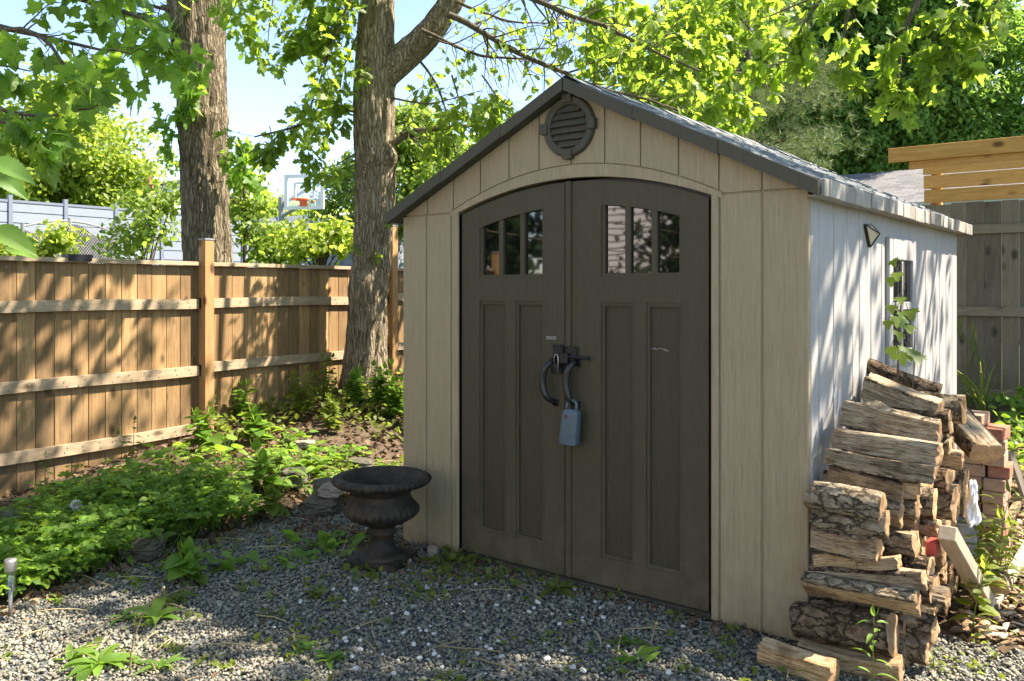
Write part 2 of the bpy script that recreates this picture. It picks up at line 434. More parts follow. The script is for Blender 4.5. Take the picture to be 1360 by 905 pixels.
def leafmat(name, c0, c1, trans=0.5, tcol=(0.30,0.42,0.04), rough=0.5, spec=0.35):
    """reflecting and light-transmitting leaf, each leaf with its own tint"""
    t = NT(name); r = t.island()
    c = t.mix(r, c0, c1)
    r2 = t.math('FRACT', t.math('MULTIPLY', r, 17.31))
    k = t.math('MULTIPLY_ADD', r2, 0.5, 0.75)
    cm = t.n('ShaderNodeVectorMath', operation='SCALE'); t.l(c, cm.inputs[0]); t.l(k, cm.inputs['Scale'])
    tm = t.n('ShaderNodeVectorMath', operation='SCALE'); tm.inputs[0].default_value = tcol; t.l(k, tm.inputs['Scale'])
    p = t.bsdf(cm.outputs[0], rough, spec)
    tr = t.n('ShaderNodeBsdfTranslucent'); t.l(tm.outputs[0], tr.inputs['Color'])
    mx = t.n('ShaderNodeMixShader'); mx.inputs[0].default_value = trans
    t.l(p.outputs[0], mx.inputs[1]); t.l(tr.outputs[0], mx.inputs[2])
    M[name] = t.done(mx)
leafmat('leaf_oak', (0.080,0.150,0.022), (0.135,0.205,0.030), 0.5, (0.46,0.66,0.06))
leafmat('leaf_maple', (0.070,0.160,0.028), (0.120,0.215,0.036), 0.48, (0.42,0.68,0.06))
leafmat('leaf_yellow', (0.135,0.19,0.026), (0.21,0.255,0.040), 0.48, (0.50,0.66,0.07))
leafmat('leaf_dark', (0.075,0.165,0.040), (0.145,0.25,0.055), 0.42, (0.36,0.60,0.08), 0.6, 0.2)
leafmat('leaf_shrub', (0.095,0.17,0.026), (0.165,0.23,0.042), 0.45, (0.42,0.58,0.07))
leafmat('leaf_yard', (0.018,0.034,0.010), (0.03,0.05,0.014), 0.15, (0.04,0.07,0.012), 0.7, 0.1)  # leaf colour darkened so the door panes mirror it as shade
leafmat('leaf_pine', (0.060,0.105,0.040), (0.15,0.19,0.075), 0.25, (0.24,0.32,0.08))
leafmat('leaf_ground', (0.085,0.180,0.024), (0.155,0.26,0.036), 0.42, (0.38,0.60,0.05), 0.55)
leafmat('leaf_ground_lime', (0.10,0.15,0.022), (0.16,0.20,0.035), 0.45, (0.36,0.44,0.05), 0.55)
leafmat('leaf_dead', (0.085,0.056,0.035), (0.22,0.155,0.095), 0.15, (0.20,0.10,0.03), 0.8, 0.1)
leafmat('grass_blade', (0.10,0.15,0.03), (0.20,0.22,0.06), 0.4, (0.34,0.40,0.07), 0.5)
leafmat('straw', (0.30,0.24,0.12), (0.42,0.34,0.19), 0.2, (0.35,0.28,0.12), 0.7, 0.2)

def stone(name, a, b, c_, scale=6, bstr=0.6, dist=0.01):
    t = NT(name); v = t.coords((1, 1, 2.2))
    n = t.noise(v, scale, 6, 0.7); n2 = t.noise(v, scale*5, 4, 0.7)
    c = t.ramp(n, [(0.3, a), (0.52, b), (0.72, c_)])
    c = t.mix(t.mapr(n2, 0.5, 0.7, 0.0, 0.5), c, tuple(x*0.6 for x in a))
    M[name] = t.done(t.bsdf(c, 0.85, 0.2, t.bump(t.math('ADD', n, t.math('MULTIPLY', n2, 0.5)), bstr, dist)))
stone('rock', (0.055,0.050,0.038), (0.115,0.102,0.076), (0.20,0.175,0.130))
stone('rock_pale', (0.16,0.135,0.105), (0.27,0.23,0.18), (0.40,0.34,0.275))
stone('brick_red', (0.25,0.10,0.06), (0.36,0.16,0.10), (0.44,0.22,0.145), 9, 0.4, 0.004)
stone('brick_buff', (0.30,0.19,0.125), (0.40,0.265,0.18), (0.48,0.34,0.24), 9, 0.4, 0.004)

def gravelmat():
    t = NT('gravel_stone'); r = t.island()
    c = t.ramp(r, [(0.0, (0.125,0.117,0.084)), (0.35, (0.205,0.194,0.142)), (0.7, (0.262,0.250,0.190)), (0.97, (0.31,0.295,0.235)), (1.0, (0.34,0.29,0.21))])
    n = t.noise(t.coords(), 90, 3, 0.7)
    c = t.mix(t.mapr(n, 0.45, 0.7, 0.0, 0.4), c, (0.08,0.08,0.075))
    M['gravel_stone'] = t.done(t.bsdf(c, 0.8, 0.3, t.bump(n, 0.3, 0.002)))
gravelmat()
simple('white_pebble', (0.52,0.51,0.47), 0.6, 0.35, var=0.3, nscale=70)
t = NT('cast_iron'); v = t.coords(); n = t.noise(v, 13, 6, 0.7); n2 = t.noise(v, 70, 4, 0.7)
c = t.ramp(n, [(0.30, (0.012,0.011,0.009)), (0.48, (0.026,0.022,0.016)), (0.62, (0.055,0.040,0.024)), (0.76, (0.042,0.043,0.031))])
c = t.mix(t.mapr(n2, 0.5, 0.72, 0.0, 0.4), c, (0.06,0.05,0.037))
M['cast_iron'] = t.done(t.bsdf(c, 0.7, 0.3, t.bump(t.math('ADD', n2, n), 0.5, 0.004)))
simple('black_metal', (0.012,0.012,0.012), 0.45, 0.4, var=0.2)
simple('black_plastic', (0.018,0.017,0.015), 0.38, 0.5, var=0.15)
simple('steel', (0.45,0.43,0.40), 0.5, 0.5, metal=1.0, var=0.1)
simple('blue_box', (0.085,0.118,0.140), 0.5, 0.4, var=0.12, nscale=30)
simple('dark_red', (0.16,0.03,0.025), 0.5)
simple('label_white', (0.34,0.32,0.28), 0.6)
simple('grey_bucket', (0.30,0.30,0.29), 0.5, var=0.1)
simple('white_plastic', (0.75,0.75,0.74), 0.45, 0.4, var=0.05)
simple('red_paint', (0.36,0.05,0.035), 0.5)
simple('hoop_orange', (0.75,0.14,0.05), 0.5)
simple('white_paint', (0.80,0.80,0.78), 0.5, var=0.05)
simple('dark_mesh', (0.055,0.055,0.052), 0.9, 0.1, var=0.2)
simple('galv', (0.22,0.23,0.235), 0.5, 0.4, var=0.1)
simple('pale_metal', (0.235,0.27,0.315), 0.5, 0.4, var=0.05, nscale=3)
simple('pale_metal_post', (0.16,0.19,0.24), 0.5, 0.4, var=0.05)
simple('house_siding', (0.78,0.72,0.70), 0.6, 0.3, var=0.05, nscale=3)
simple('house_green', (0.42,0.47,0.36), 0.6, var=0.05)
simple('white_house', (0.72,0.72,0.72), 0.7, var=0.05)
simple('dark_roof', (0.12,0.12,0.125), 0.9, var=0.2)
simple('lamp_cream', (0.62,0.57,0.42), 0.35, 0.5, var=0.04)
simple('pole_red', (0.30,0.13,0.09), 0.8)
simple('gable_white', (0.7,0.69,0.66), 0.6)

def glassdark(name='dark_glass', rough=0.03):
    t = NT(name); v = t.coords()
    n = t.noise(v, 2.2, 2, 0.5)
    p = t.bsdf((0.006,0.006,0.006), rough, 0.9, t.bump(n, 0.06, 0.02))
    p.inputs['IOR'].default_value = 1.72
    M[name] = t.done(p)
glassdark()
def clearglass():
    t = NT('clear_glass')
    a = t.n('ShaderNodeBsdfTransparent'); a.inputs[0].default_value = (0.93,0.95,0.95,1)
    g = t.n('ShaderNodeBsdfGlossy'); g.inputs['Roughness'].default_value = 0.08; g.inputs['Color'].default_value = (0.9,0.95,1,1)
    mx = t.n('ShaderNodeMixShader'); mx.inputs[0].default_value = 0.12; t.l(a.outputs[0], mx.inputs[1]); t.l(g.outputs[0], mx.inputs[2])
    M['clear_glass'] = t.done(mx)
clearglass()

def shake():
    t = NT('roof_shake'); r = t.island(); v = t.coords((1, 9, 1)); 
    g = t.noise(v, 7, 5, 0.7, 0.6)
    c = t.ramp(r, [(0.0, (0.125,0.135,0.14)), (0.5, (0.21,0.225,0.23)), (1.0, (0.31,0.325,0.325))])
    c = t.mix(t.mapr(g, 0.45, 0.65, 0.0, 0.55), c, (0.10,0.105,0.105))
    M['roof_shake'] = t.done(t.bsdf(c, 0.75, 0.3, t.bump(g, 0.5, 0.008)))
    t = NT('eave_shake'); r = t.island(); v = t.coords((9, 9, 1.5)); g = t.noise(v, 9, 5, 0.7)
    c = t.ramp(r, [(0.0, (0.24,0.215,0.175)), (0.5, (0.33,0.30,0.25)), (1.0, (0.42,0.38,0.32))])
    c = t.mix(t.mapr(g, 0.45, 0.7, 0.0, 0.6), c, (0.12,0.115,0.10))
    M['eave_shake'] = t.done(t.bsdf(c, 0.75, 0.3, t.bump(g, 0.4, 0.005)))
    t = NT('asphalt_shingle'); v = t.coords()
    bt = t.n('ShaderNodeTexBrick'); t.l(v, bt.inputs['Vector']); bt.inputs['Scale'].default_value = 3.2
    bt.inputs['Mortar Size'].default_value = 0.02; bt.inputs['Brick Width'].default_value = 0.9; bt.inputs['Row Height'].default_value = 0.42
    bt.inputs['Color1'].default_value = (0.10,0.098,0.098,1); bt.inputs['Color2'].default_value = (0.20,0.195,0.19,1); bt.inputs['Mortar'].default_value = (0.035,0.034,0.033,1)
    n = t.noise(v, 40, 3)
    c = t.mix(0.35, bt.outputs['Color'], t.ramp(n, [(0.3, (0.08,0.08,0.08)), (0.7, (0.19,0.185,0.18))]))
    M['asphalt_shingle'] = t.done(t.bsdf(c, 0.9, 0.2))
shake()

# ------------------------------------------------------------------ camera, light, sky
cam_d = bpy.data.cameras.new('camera'); cam = bpy.data.objects.new('camera', cam_d); col.objects.link(cam)
cam.location = CAM; cam.rotation_euler = (R(90), 0, YAW)
cam_d.sensor_width = 36; cam_d.lens = 36 * FPX / 1360
cam_d.shift_y = -(452.5 - HZ) / 1360; cam_d.shift_x = 0
cam_d.clip_start = 0.05; cam_d.clip_end = 2000
scene.camera = cam
sd = bpy.data.lights.new('sun', 'SUN'); so = bpy.data.objects.new('sun', sd); col.objects.link(so)
sd.energy = 4.2; sd.angle = R(0.53); sd.color = (1.0, 0.94, 0.84)
so.location = (6, 6, 12); so.rotation_euler = Vector(SUN).to_track_quat('Z', 'Y').to_euler()
w = bpy.data.worlds.new('World'); scene.world = w; w.use_nodes = True
wn = w.node_tree; bg = wn.nodes['Background']
sky = wn.nodes.new('ShaderNodeTexSky'); sky.sky_type = 'NISHITA'; sky.sun_disc = False
sky.sun_elevation = math.asin(SUN[2]); sky.sun_rotation = math.atan2(SUN[0], SUN[1])
sky.air_density = 0.8; sky.dust_density = 0.3; sky.ozone_density = 1.4
wn.links.new(sky.outputs[0], bg.inputs[0]); bg.inputs[1].default_value = 0.092
scene.view_settings.view_transform = 'Standard'; scene.view_settings.look = 'None'
scene.view_settings.exposure = 2.2; scene.view_settings.gamma = 1.0
scene.view_settings.use_white_balance = True; scene.view_settings.white_balance_temperature = 7000; scene.view_settings.white_balance_tint = 14
scene.render.engine = 'CYCLES'
scene.cycles.use_denoising = True
scene.cycles.max_bounces = 8; scene.cycles.diffuse_bounces = 5; scene.cycles.transmission_bounces = 5
scene.cycles.transparent_max_bounces = 8; scene.cycles.sample_clamp_indirect = 6.0
scene.cycles.caustics_reflective = False; scene.cycles.caustics_refractive = False
# ================================================================== garden shed
CXS, W2 = -1.2, 1.2
def roof_z(x): return 2.545 - 0.48 * abs(x - CXS)                 # top of the roof
def wall_top(x): return roof_z(x) - 0.045
def arch_in(x):  return 1.925 + 0.135 * (1 - ((x - CXS) / 0.758) ** 2)
def arch_out(x): return 1.928 + 0.195 * (1 - ((x - CXS) / 0.817) ** 2)
shed = thing('garden_shed', 'taupe resin garden shed with dark brown arched double doors and a round gable vent', 'shed', (-1.2, 0, 0))
b = MB()
for x0, x1 in ((-2.4,-2.215),(-2.205,-2.021),(-0.394,-0.205),(-0.195,0.0)):
    b.bbox(x0, x1, 0.0, 0.03, 0.0, 1.922, 0.004)
for x0, x1 in ((-2.013,-1.962),(-0.438,-0.402)):
    b.bbox(x0, x1, -0.004, 0.05, 0.0, 1.922, 0.004)
edges = [-2.4 + 0.2*k for k in range(13)]; edges[0] = -2.4; edges[-1] = 0.0
for k in range(12):
    x0 = edges[k] + (0.0045 if k else 0); x1 = edges[k+1] - (0.0045 if k < 11 else 0)
    def lo(x):
        return max(1.928, arch_out(x) + 0.007) if abs(x - CXS) < 0.817 else 1.928
    b.panel(x0, x1, lo, wall_top, 0.0, 0.03, 10)
b.panel(-2.017, -0.383, arch_in, lambda x: max(arch_out(x), arch_in(x) + 0.004), -0.005, 0.05, 40)
# backing behind the grooves
b.panel(-2.395, -1.962, 0.0, lambda x: wall_top(x) - 0.01, 0.009, 0.06, 4)
b.panel(-0.438, -0.005, 0.0, lambda x: wall_top(x) - 0.01, 0.009, 0.06, 4)
b.panel(-1.962, -0.438, lambda x: max(arch_in(x), 1.90) + 0.003, lambda x: wall_top(x) - 0.01, 0.009, 0.06, 40)
b.build('front_wall', M['siding_bounce_lit'], shed)
# side walls
b = MB()
gy = [0.031] + [0.135 + 0.2*k for k in range(15)] + [3.1]
for a, c in zip(gy[:-1], gy[1:]):
    b.bbox(-0.02, 0.0, a + 0.004, c - 0.004, 0.0, 1.94, 0.004)
b.box(-0.05, -0.012, 0.06, 3.09, 0.0, 1.92)
b.build('side_wall', M['siding_sky_lit'], shed)
b = MB()
for a, c in zip(gy[:-1], gy[1:]):
    b.bbox(-2.4, -2.38, a + 0.004, c - 0.004, 0.0, 1.94, 0.004)
b.box(-2.388, -2.35, 0.06, 3.09, 0.0, 1.92)
b.build('side_wall', M['siding_sky_lit'], shed)
b = MB(); b.panel(-2.379, -0.021, 0.0, wall_top, 3.07, 3.1, 20); b.build('back_wall', M['siding_sky_lit'], shed)
b = MB(); b.box(-1.958, -0.444, -0.001, 0.3, 0.0, 0.022); b.build('sill', M['trim_brown'], shed)
b = MB(); b.box(-2.3, -0.1, 0.075, 3.0, 0.001, 0.03); b.build('floor', M['trim_brown'], shed)
# roof: two slabs covered with moulded shakes
roof = MB()
for sgn in (-1, 1):
    xe = CXS + sgn * 1.262
    for k in range(1):
        vs = []
        for x, dz in ((CXS, -0.02), (xe, -0.02), (xe, -0.05), (CXS, -0.05)):
            vs += [(x, -0.045, roof_z(x) + dz), (x, 3.2, roof_z(x) + dz)]
        roof.add(vs, [(0,2,3,1),(2,4,5,3),(4,6,7,5),(6,0,1,7),(0,6,4,2),(1,3,5,7)])
ro = roof.build('roof', M['trim_brown'], shed)
sh = MB()
for sgn in (-1, 1):
    nC = 8; L = 1.262
    for i in range(nC):
        a0, a1 = L*i/nC, L*(i+1)/nC + 0.02
        y = -0.05
        while y < 3.2:
            wd = random.uniform(0.09, 0.22); y1 = min(3.2, y + wd)
            up = random.uniform(0.012, 0.02); dn = a1 + random.uniform(-0.012, 0.012)
            dn = min(dn, L + 0.004)
            pts = []
            for a, t0, t1 in ((a0, -0.018, up*0.4), (dn, -0.018, up)):
                x = CXS + sgn*a
                for yy in (y + 0.0015, y1 - 0.0015):
                    pts += [(x, yy, roof_z(x) + t0), (x, yy, roof_z(x) + t1)]
            sh.add(pts, [(1,3,7,5),(0,4,6,2),(0,1,5,4),(2,6,7,3),(4,5,7,6),(0,2,3,1)])
            y = y1
sh.build('shakes', M['roof_shake'], ro)
b = MB()                                             # ridge cap
for k in range(13):
    y0 = -0.05 + 0.25*k
    b.add([(CXS-0.09, y0, roof_z(CXS+0.09)+0.018), (CXS, y0, roof_z(CXS)+0.03), (CXS+0.09, y0, roof_z(CXS+0.09)+0.018),
           (CXS-0.09, y0+0.246, roof_z(CXS+0.09)+0.012), (CXS, y0+0.246, roof_z(CXS)+0.024), (CXS+0.09, y0+0.246, roof_z(CXS+0.09)+0.012)],
          [(0,1,4,3),(1,2,5,4)])
b.build('ridge_cap', M['roof_shake'], ro)
for sgn, nm in ((-1, 'rake_trim'), (1, 'rake_trim')):
    b = MB(); cuts = [0.003, 0.40, 0.83, 1.268]
    for a0, a1 in zip(cuts[:-1], cuts[1:]):
        x0, x1 = CXS + sgn*a0, CXS + sgn*(a1 - 0.003)
        pts = [(x0, roof_z(x0)-0.052), (x1, roof_z(x1)-0.058), (x1, roof_z(x1)+0.006), (x0, roof_z(x0)+0.012)]
        if sgn < 0: pts = pts[::-1]
        b.prism(pts, -0.078, -0.0455)
    b.build(nm, M['trim_brown'], ro)
for sgn in (-1, 1):
    b = MB(); xe = CXS + sgn*1.262; y = -0.04
    while y < 3.2:
        wd = random.uniform(0.06, 0.16); y1 = min(3.205, y+wd)
        o_ = random.uniform(0.016, 0.024); d_ = random.uniform(-0.004, 0.004)
        x0, x1 = sorted((xe + sgn*0.001, xe + sgn*o_))
        b.bbox(x0, x1, y+0.001, y1-0.0015, roof_z(xe)-0.062+d_, roof_z(xe)+0.012+d_, 0.003)
        y = y1
    b.build('eave_trim', M['eave_shake'], ro)
b = MB(); b.box(-0.001, 0.061, 0.0, 3.15, 1.885, 1.893); b.build('soffit', M['siding_sky_lit'], ro)

# doors
def door(x0, x1, w0, w1, label):
    yf, yb = 0.014, 0.05
    top = lambda x: arch_in(x) - 0.017
    wt = lambda x: arch_in(x) - 0.138
    b = MB()
    b.panel(x0, w0, 0.028, top, yf, yb, 8); b.panel(w1, x1, 0.028, top, yf, yb, 8)
    b.panel(w0, w1, 0.028, 0.165, yf, yb); b.panel(w0, w1, 1.43, 1.557, yf, yb)
    b.panel(w0, w1, wt, top, yf, yb, 16)
    pw = 0.115; gap = (w1 - w0 - 3*pw - 0.04) / 2
    c = (w0 + w1) / 2
    b.panel(c-0.03, c+0.03, 0.165, 1.43, yf, yb)
    # bead round each opening, a little behind the face
    for xa, xb in ((w0, c-0.03), (c+0.03, w1)):
        b.panel(xa, xa+0.018, 0.165, 1.43, yf+0.006, yb); b.panel(xb-0.018, xb, 0.165, 1.43, yf+0.006, yb)
        b.panel(xa+0.018, xb-0.018, 0.165, 0.183, yf+0.006, yb); b.panel(xa+0.018, xb-0.018, 1.412, 1.43, yf+0.006, yb)
    xs = [w0 + 0.02 + k*(pw+gap) for k in range(3)]
    b.panel(w0, xs[0], 1.557, wt, yf+0.006, yb, 2); b.panel(xs[2]+pw, w1, 1.557, wt, yf+0.006, yb, 2)
    b.panel(w0+0.02, w1-0.02, 1.557, 1.573, yf+0.006, yb)
    for k in range(2): b.panel(xs[k]+pw, xs[k+1], 1.573, wt, yf+0.004, yb, 2)
    d = b.build('door', M['door_brown'], shed); d['label'] = label
    for xa, xb in ((w0, c-0.03), (c+0.03, w1)):
        b = MB(); b.panel(xa+0.018, xb-0.018, 0.183, 1.412, yf+0.019, yb); b.build('door_panel', M['door_grain'], d)
    for k in range(3):
        b = MB(); b.panel(xs[k], xs[k]+pw, 1.573, lambda x: wt(x)-0.004, yf+0.02, yb-0.002, 6); b.build('window_pane', M['dark_glass'], d)
    return d
dl = door(-1.948, -1.249, -1.818, -1.374, 'left leaf of the double door with a small maker plate')
dr = door(-1.235, -0.457, -1.030, -0.586, 'right leaf of the double door with a pale scuff')
b = MB(); b.box(-1.237, -1.205, 0.004, 0.0135, 0.03, 2.045); b.build('astragal', M['door_brown'], dr)
# black sheet behind the leaves, standing in for the shade in the door gaps
b = MB(); b.box(-1.97, -0.43, 0.056, 0.066, 0.03, 2.05); b.build('gap_shade_sheet', M['black_plastic'], shed)
def handle(x, bulge, d):
    b = MB(); pts = []; rad = []
    for i in range(15):
        t = i/14; z = 1.135 - 0.225*t
        s = math.sin(math.pi*t)
        pts.append((x + bulge*s, 0.006 - 0.052*min(1, s*2.2)**0.8, z)); rad.append(0.012 + 0.0075*s)
    b.tube(pts, rad, 10)
    b.bbox(x-0.017, x+0.017, -0.004, 0.0138, 1.105, 1.15, 0.004); b.bbox(x-0.015, x+0.015, -0.004, 0.0138, 0.895, 0.93, 0.004)
    b.build('handle', M['black_plastic'], d, True)
handle(-1.300, -0.046, dl); handle(-1.166, -0.034, dr)
b = MB()
b.bbox(-1.315, -1.252, -0.002, 0.0135, 1.10, 1.21, 0.003)
b.bbox(-1.232, -1.165, -0.006, 0.0035, 1.105, 1.205, 0.003)
b.tube([(-1.30,-0.014,1.155), (-1.10,-0.014,1.15)], 0.0075, 8); b.tube([(-1.11,-0.014,1.15), (-1.085,-0.016,1.15)], 0.009, 8)
b.bbox(-1.262, -1.205, -0.030, -0.006, 1.118, 1.172, 0.004)
b.bbox(-1.315, -1.25, -0.018, -0.003, 1.065, 1.10, 0.004)
for x, z in ((-1.305,1.2),(-1.262,1.2),(-1.222,1.197),(-1.175,1.197),(-1.222,1.113),(-1.175,1.113)):
    b.tube([(x,-0.001,z),(x,-0.010,z)], 0.005, 8)
b.build('latch', M['black_metal'], dl)
b = MB(); b.bbox(-1.362, -1.302, 0.0105, 0.0138, 1.235, 1.251, 0.001); pl = b.build('maker_plate', M['label_white'], dl)
cu = bpy.data.curves.new('plate_text', 'FONT'); cu.body = 'LIFETIME'; cu.size = 0.0125; cu.align_x = 'CENTER'; cu.align_y = 'CENTER'; cu.extrude = 0.0004
to = bpy.data.objects.new('plate_text', cu); col.objects.link(to)
bpy.context.view_layer.update()
tm = bpy.data.meshes.new_from_object(to); bpy.data.objects.remove(to)
V = np.zeros(len(tm.vertices)*3); tm.vertices.foreach_get('co', V); V = V.reshape(-1,3)
V = np.stack([-1.332 + V[:,0], 0.0098 - V[:,2], 1.243 + V[:,1]], 1)
mesh_np('plate_text', V, [list(p.vertices) for p in tm.polygons], M['black_metal'], pl)
# pale scuff on the right leaf: thin irregular marks
b = MB()
for x0, x1, z, r_ in ((-0.758,-0.728,1.214,0.0022),(-0.724,-0.700,1.210,0.0018),(-0.696,-0.66,1.206,0.0024),(-0.742,-0.72,1.207,0.0015),(-0.70,-0.67,1.212,0.0014)):
    pts = [(x, 0.0268 if -0.775 > x else 0.0262, z + 0.003*math.sin(60*x)) for x in np.linspace(x0, x1, 6)]
    b.tube(pts, [r_*0.3, r_, r_*0.7, r_, r_*0.8, r_*0.2], 5)
b.build('scuff', M['label_white'], dr)

# round gable vent
vx, vz = -1.206, 2.318
b = MB(); n = 48; vs = []; fs = []
prof = [(0.108, -0.002), (0.112, -0.020), (0.122, -0.026), (0.146, -0.026), (0.152, -0.018), (0.154, 0.0)]
for k in range(n):
    a = 2*math.pi*k/n
    for r_, y in prof: vs.append((vx + r_*math.cos(a), y, vz + r_*math.sin(a)))
m = len(prof)
for k in range(n):
    for j in range(m-1): fs.append((k*m+j, k*m+j+1, ((k+1)%n)*m+j+1, ((k+1)%n)*m+j))
b.add(vs, fs)
for a in (0, 90, 180, 270):
    c, s = math.cos(R(a)), math.sin(R(a))
    b.obox((vx + 0.143*c, -0.018, vz + 0.143*s), (c,0,s), (0,1,0), (-s,0,c), 0.021, 0.018, 0.027)
vent = b.build('gable_vent', M['trim_brown'], shed)
b = MB(); b.prism([(vx + 0.11*math.cos(2*math.pi*k/n), vz + 0.11*math.sin(2*math.pi*k/n)) for k in range(n)], -0.004, -0.0012); b.build('vent_back', M['black_plastic'], vent)
b = MB()
for i in range(6):
    z = vz - 0.088 + i*0.035; h = math.sqrt(max(0, 0.109**2 - (z + 0.0 - vz)**2))
    b.add([(vx-h,-0.022,z-0.012),(vx+h,-0.022,z-0.012),(vx+h,-0.010,z+0.010),(vx-h,-0.010,z+0.010),
           (vx-h,-0.018,z-0.014),(vx+h,-0.018,z-0.014),(vx+h,-0.006,z+0.007),(vx-h,-0.006,z+0.007)],
          [(0,1,2,3),(7,6,5,4),(0,4,5,1),(1,5,6,2),(2,6,7,3),(3,7,4,0)])
b.build('louvre', M['trim_brown'], vent)

# side window
wy0, wy1, wz0, wz1 = 1.21, 1.80, 1.08, 1.775
b = MB()
for y0, y1, z0, z1 in ((wy0,wy0+0.075,wz0,wz1),(wy1-0.075,wy1,wz0,wz1),(wy0+0.075,wy1-0.075,wz0,wz0+0.075),(wy0+0.075,wy1-0.075,wz1-0.12,wz1)):
    b.bbox(0.001, 0.022, y0, y1, z0, z1, 0.004)
win = b.build('side_window', M['siding_sky_lit'], shed)
b = MB(); b.box(0.001, 0.006, wy0+0.075, wy1-0.075, wz0+0.075, wz1-0.12); b.build('window_pane', M['dark_glass'], win)
b = MB(); ym = (wy0+wy1)/2; zm = 1.40
b.bbox(0.0065, 0.016, ym-0.018, ym+0.018, wz0+0.075, wz1-0.12, 0.003); b.bbox(0.0065, 0.0155, wy0+0.075, ym-0.018, zm-0.022, zm+0.022, 0.003); b.bbox(0.0065, 0.0155, ym+0.018, wy1-0.075, zm-0.022, zm+0.022, 0.003)
b.build('muntin', M['siding_sky_lit'], win)

# things hung on the shed
lamp = thing('wall_lamp', 'small wedge shaped solar wall lamp with cream panes on the shed side wall', 'lamp', (0.0, 0.86, 1.78))
y0, y1, zt, zb = 0.80, 0.92, 1.815, 1.725; yc = 0.86; ap = (0.062, yc, 1.77)
b = MB()
A, B_, C_, D_ = (0.002,y0,zt), (0.002,y1,zt), (0.002,yc+0.02,zb-0.02), None
b.add([A,B_,C_,(0.012,y0,zt),(0.012,y1,zt),(0.012,yc+0.02,zb-0.02)], [(0,1,2),(5,4,3),(0,3,4,1),(1,4,5,2),(2,5,3,0)])
for p, q in ((A,B_),(B_,C_),(C_,A),(A,ap),(B_,ap),(C_,ap)):
    b.tube([np.array(p)+np.array((0.01,0,0))*(p!=ap), np.array(q)+np.array((0.01,0,0))*(q!=ap)], 0.0042, 6)
b.build('lamp_frame', M['black_plastic'], lamp)
b = MB(); k_ = np.array((0.010,0,0))
b.add([np.array(A)+k_, np.array(B_)+k_, np.array(C_)+k_, ap], [(0,2,3),(2,1,3),(1,0,3)]); b.build('lamp_pane', M['lamp_cream'], lamp)

pad = thing('padlock', 'small steel padlock hanging from the black door latch', 'padlock', (-1.262, -0.03, 1.09))
b = MB(); b.tube([(-1.279,-0.036,1.12),(-1.279,-0.036,1.15),(-1.272,-0.036,1.163),(-1.262,-0.036,1.163),(-1.255,-0.036,1.15),(-1.255,-0.036,1.055)], 0.0032, 8); b.build('shackle', M['steel'], pad, True)
b = MB(); b.bbox(-1.283, -1.258, -0.044, -0.026, 1.085, 1.118, 0.003); b.build('padlock_body', M['black_metal'], pad)

lb = thing('key_lockbox', 'blue key lockbox hanging from the right door handle', 'lockbox', (-1.165, -0.06, 0.72))
b = MB(); n = 20; secs = []
prof = [(0.716,0.046,0.022),(0.720,0.050,0.026),(0.80,0.050,0.027),(0.865,0.048,0.026),(0.885,0.043,0.022),(0.895,0.03,0.016)]
vs = []
for z, hx, hy in prof:
    for k in range(n):
        a = 2*math.pi*k/n; ca, sa = math.cos(a), math.sin(a)
        ex = abs(ca)**0.45*math.copysign(1, ca); ey = abs(sa)**0.45*math.copysign(1, sa)
        vs.append((-1.178 + (z-0.72)*0.10 + hx*ex, -0.052 + hy*ey, z))
fs = [(i*n+k, i*n+(k+1)%n, (i+1)*n+(k+1)%n, (i+1)*n+k) for i in range(len(prof)-1) for k in range(n)]
fs += [tuple(range(n))[::-1], tuple((len(prof)-1)*n+k for k in range(n))]
b.add(vs, fs); b.build('lockbox_body', M['blue_box'], lb, False)
b = MB(); b.tube([(-1.192,-0.05,0.88),(-1.196,-0.046,0.912),(-1.185,-0.040,0.932),(-1.162,-0.036,0.938),(-1.142,-0.040,0.925),(-1.136,-0.046,0.905),(-1.142,-0.05,0.885)], 0.0075, 8); b.build('shackle', M['blue_box'], lb, True)
b = MB(); b.bbox(-1.186, -1.172, -0.0815, -0.077, 0.852, 0.868, 0.001); b.build('button', M['dark_red'], lb)
# ================================================================== new cedar fence on the left
F0 = np.array((-5.469, -1.012, 0.0)); FD = np.array((-0.0854, 0.9963, 0.0)); FN = np.array((0.9963, 0.0854, 0.0))
FTOP = 1.735
fence = thing('cedar_fence', 'new cedar board fence with three pale rails running behind the leafy bed', 'fence', (*(F0 + FD*1.7)[:2], 0.1))
def fp(t, n, z): return F0 + FD*t + FN*n + np.array((0, 0, z))
posts = [-3.26, -0.77, 1.72, 4.21, 6.70, 9.19]
b = MB()
t = -3.3
while t < 9.2:
    wd = 0.137 + random.uniform(-0.003, 0.003)
    top = FTOP - 0.036 + random.uniform(-0.004, 0.004); bot = terrain(*fp(t, 0, 0)[:2]) - 0.08
    tw = random.uniform(-0.004, 0.004)
    c = fp(t + wd/2, -0.012 + random.uniform(-0.002, 0.002), (top + bot)/2)
    b.obox(c, FD + FN*tw, FN - FD*tw, np.array((0,0,1.0)), wd/2 - random.uniform(0.0028, 0.0052), 0.008, (top - bot)/2)
    t += wd
b.build('boards', M['cedar_board'], fence)
pt = {1.72: 1.925, 4.21: 2.20}
for p_ in posts:
    b = MB(); zt = pt.get(p_, 1.93); z0 = float(terrain(*fp(p_, 0, 0)[:2])) - 0.1
    c = fp(p_, 0.047, (zt + z0)/2); b.obox(c, FD, FN, np.array((0,0,1.0)), 0.046, 0.046, (zt - z0)/2)
    po = b.build('post', M['cedar_post'], fence)
    b = MB(); b.obox(fp(p_, 0.047, zt + 0.009), FD, FN, np.array((0,0,1.0)), 0.050, 0.050, 0.008); b.build('post_cap', M['galv'], po)
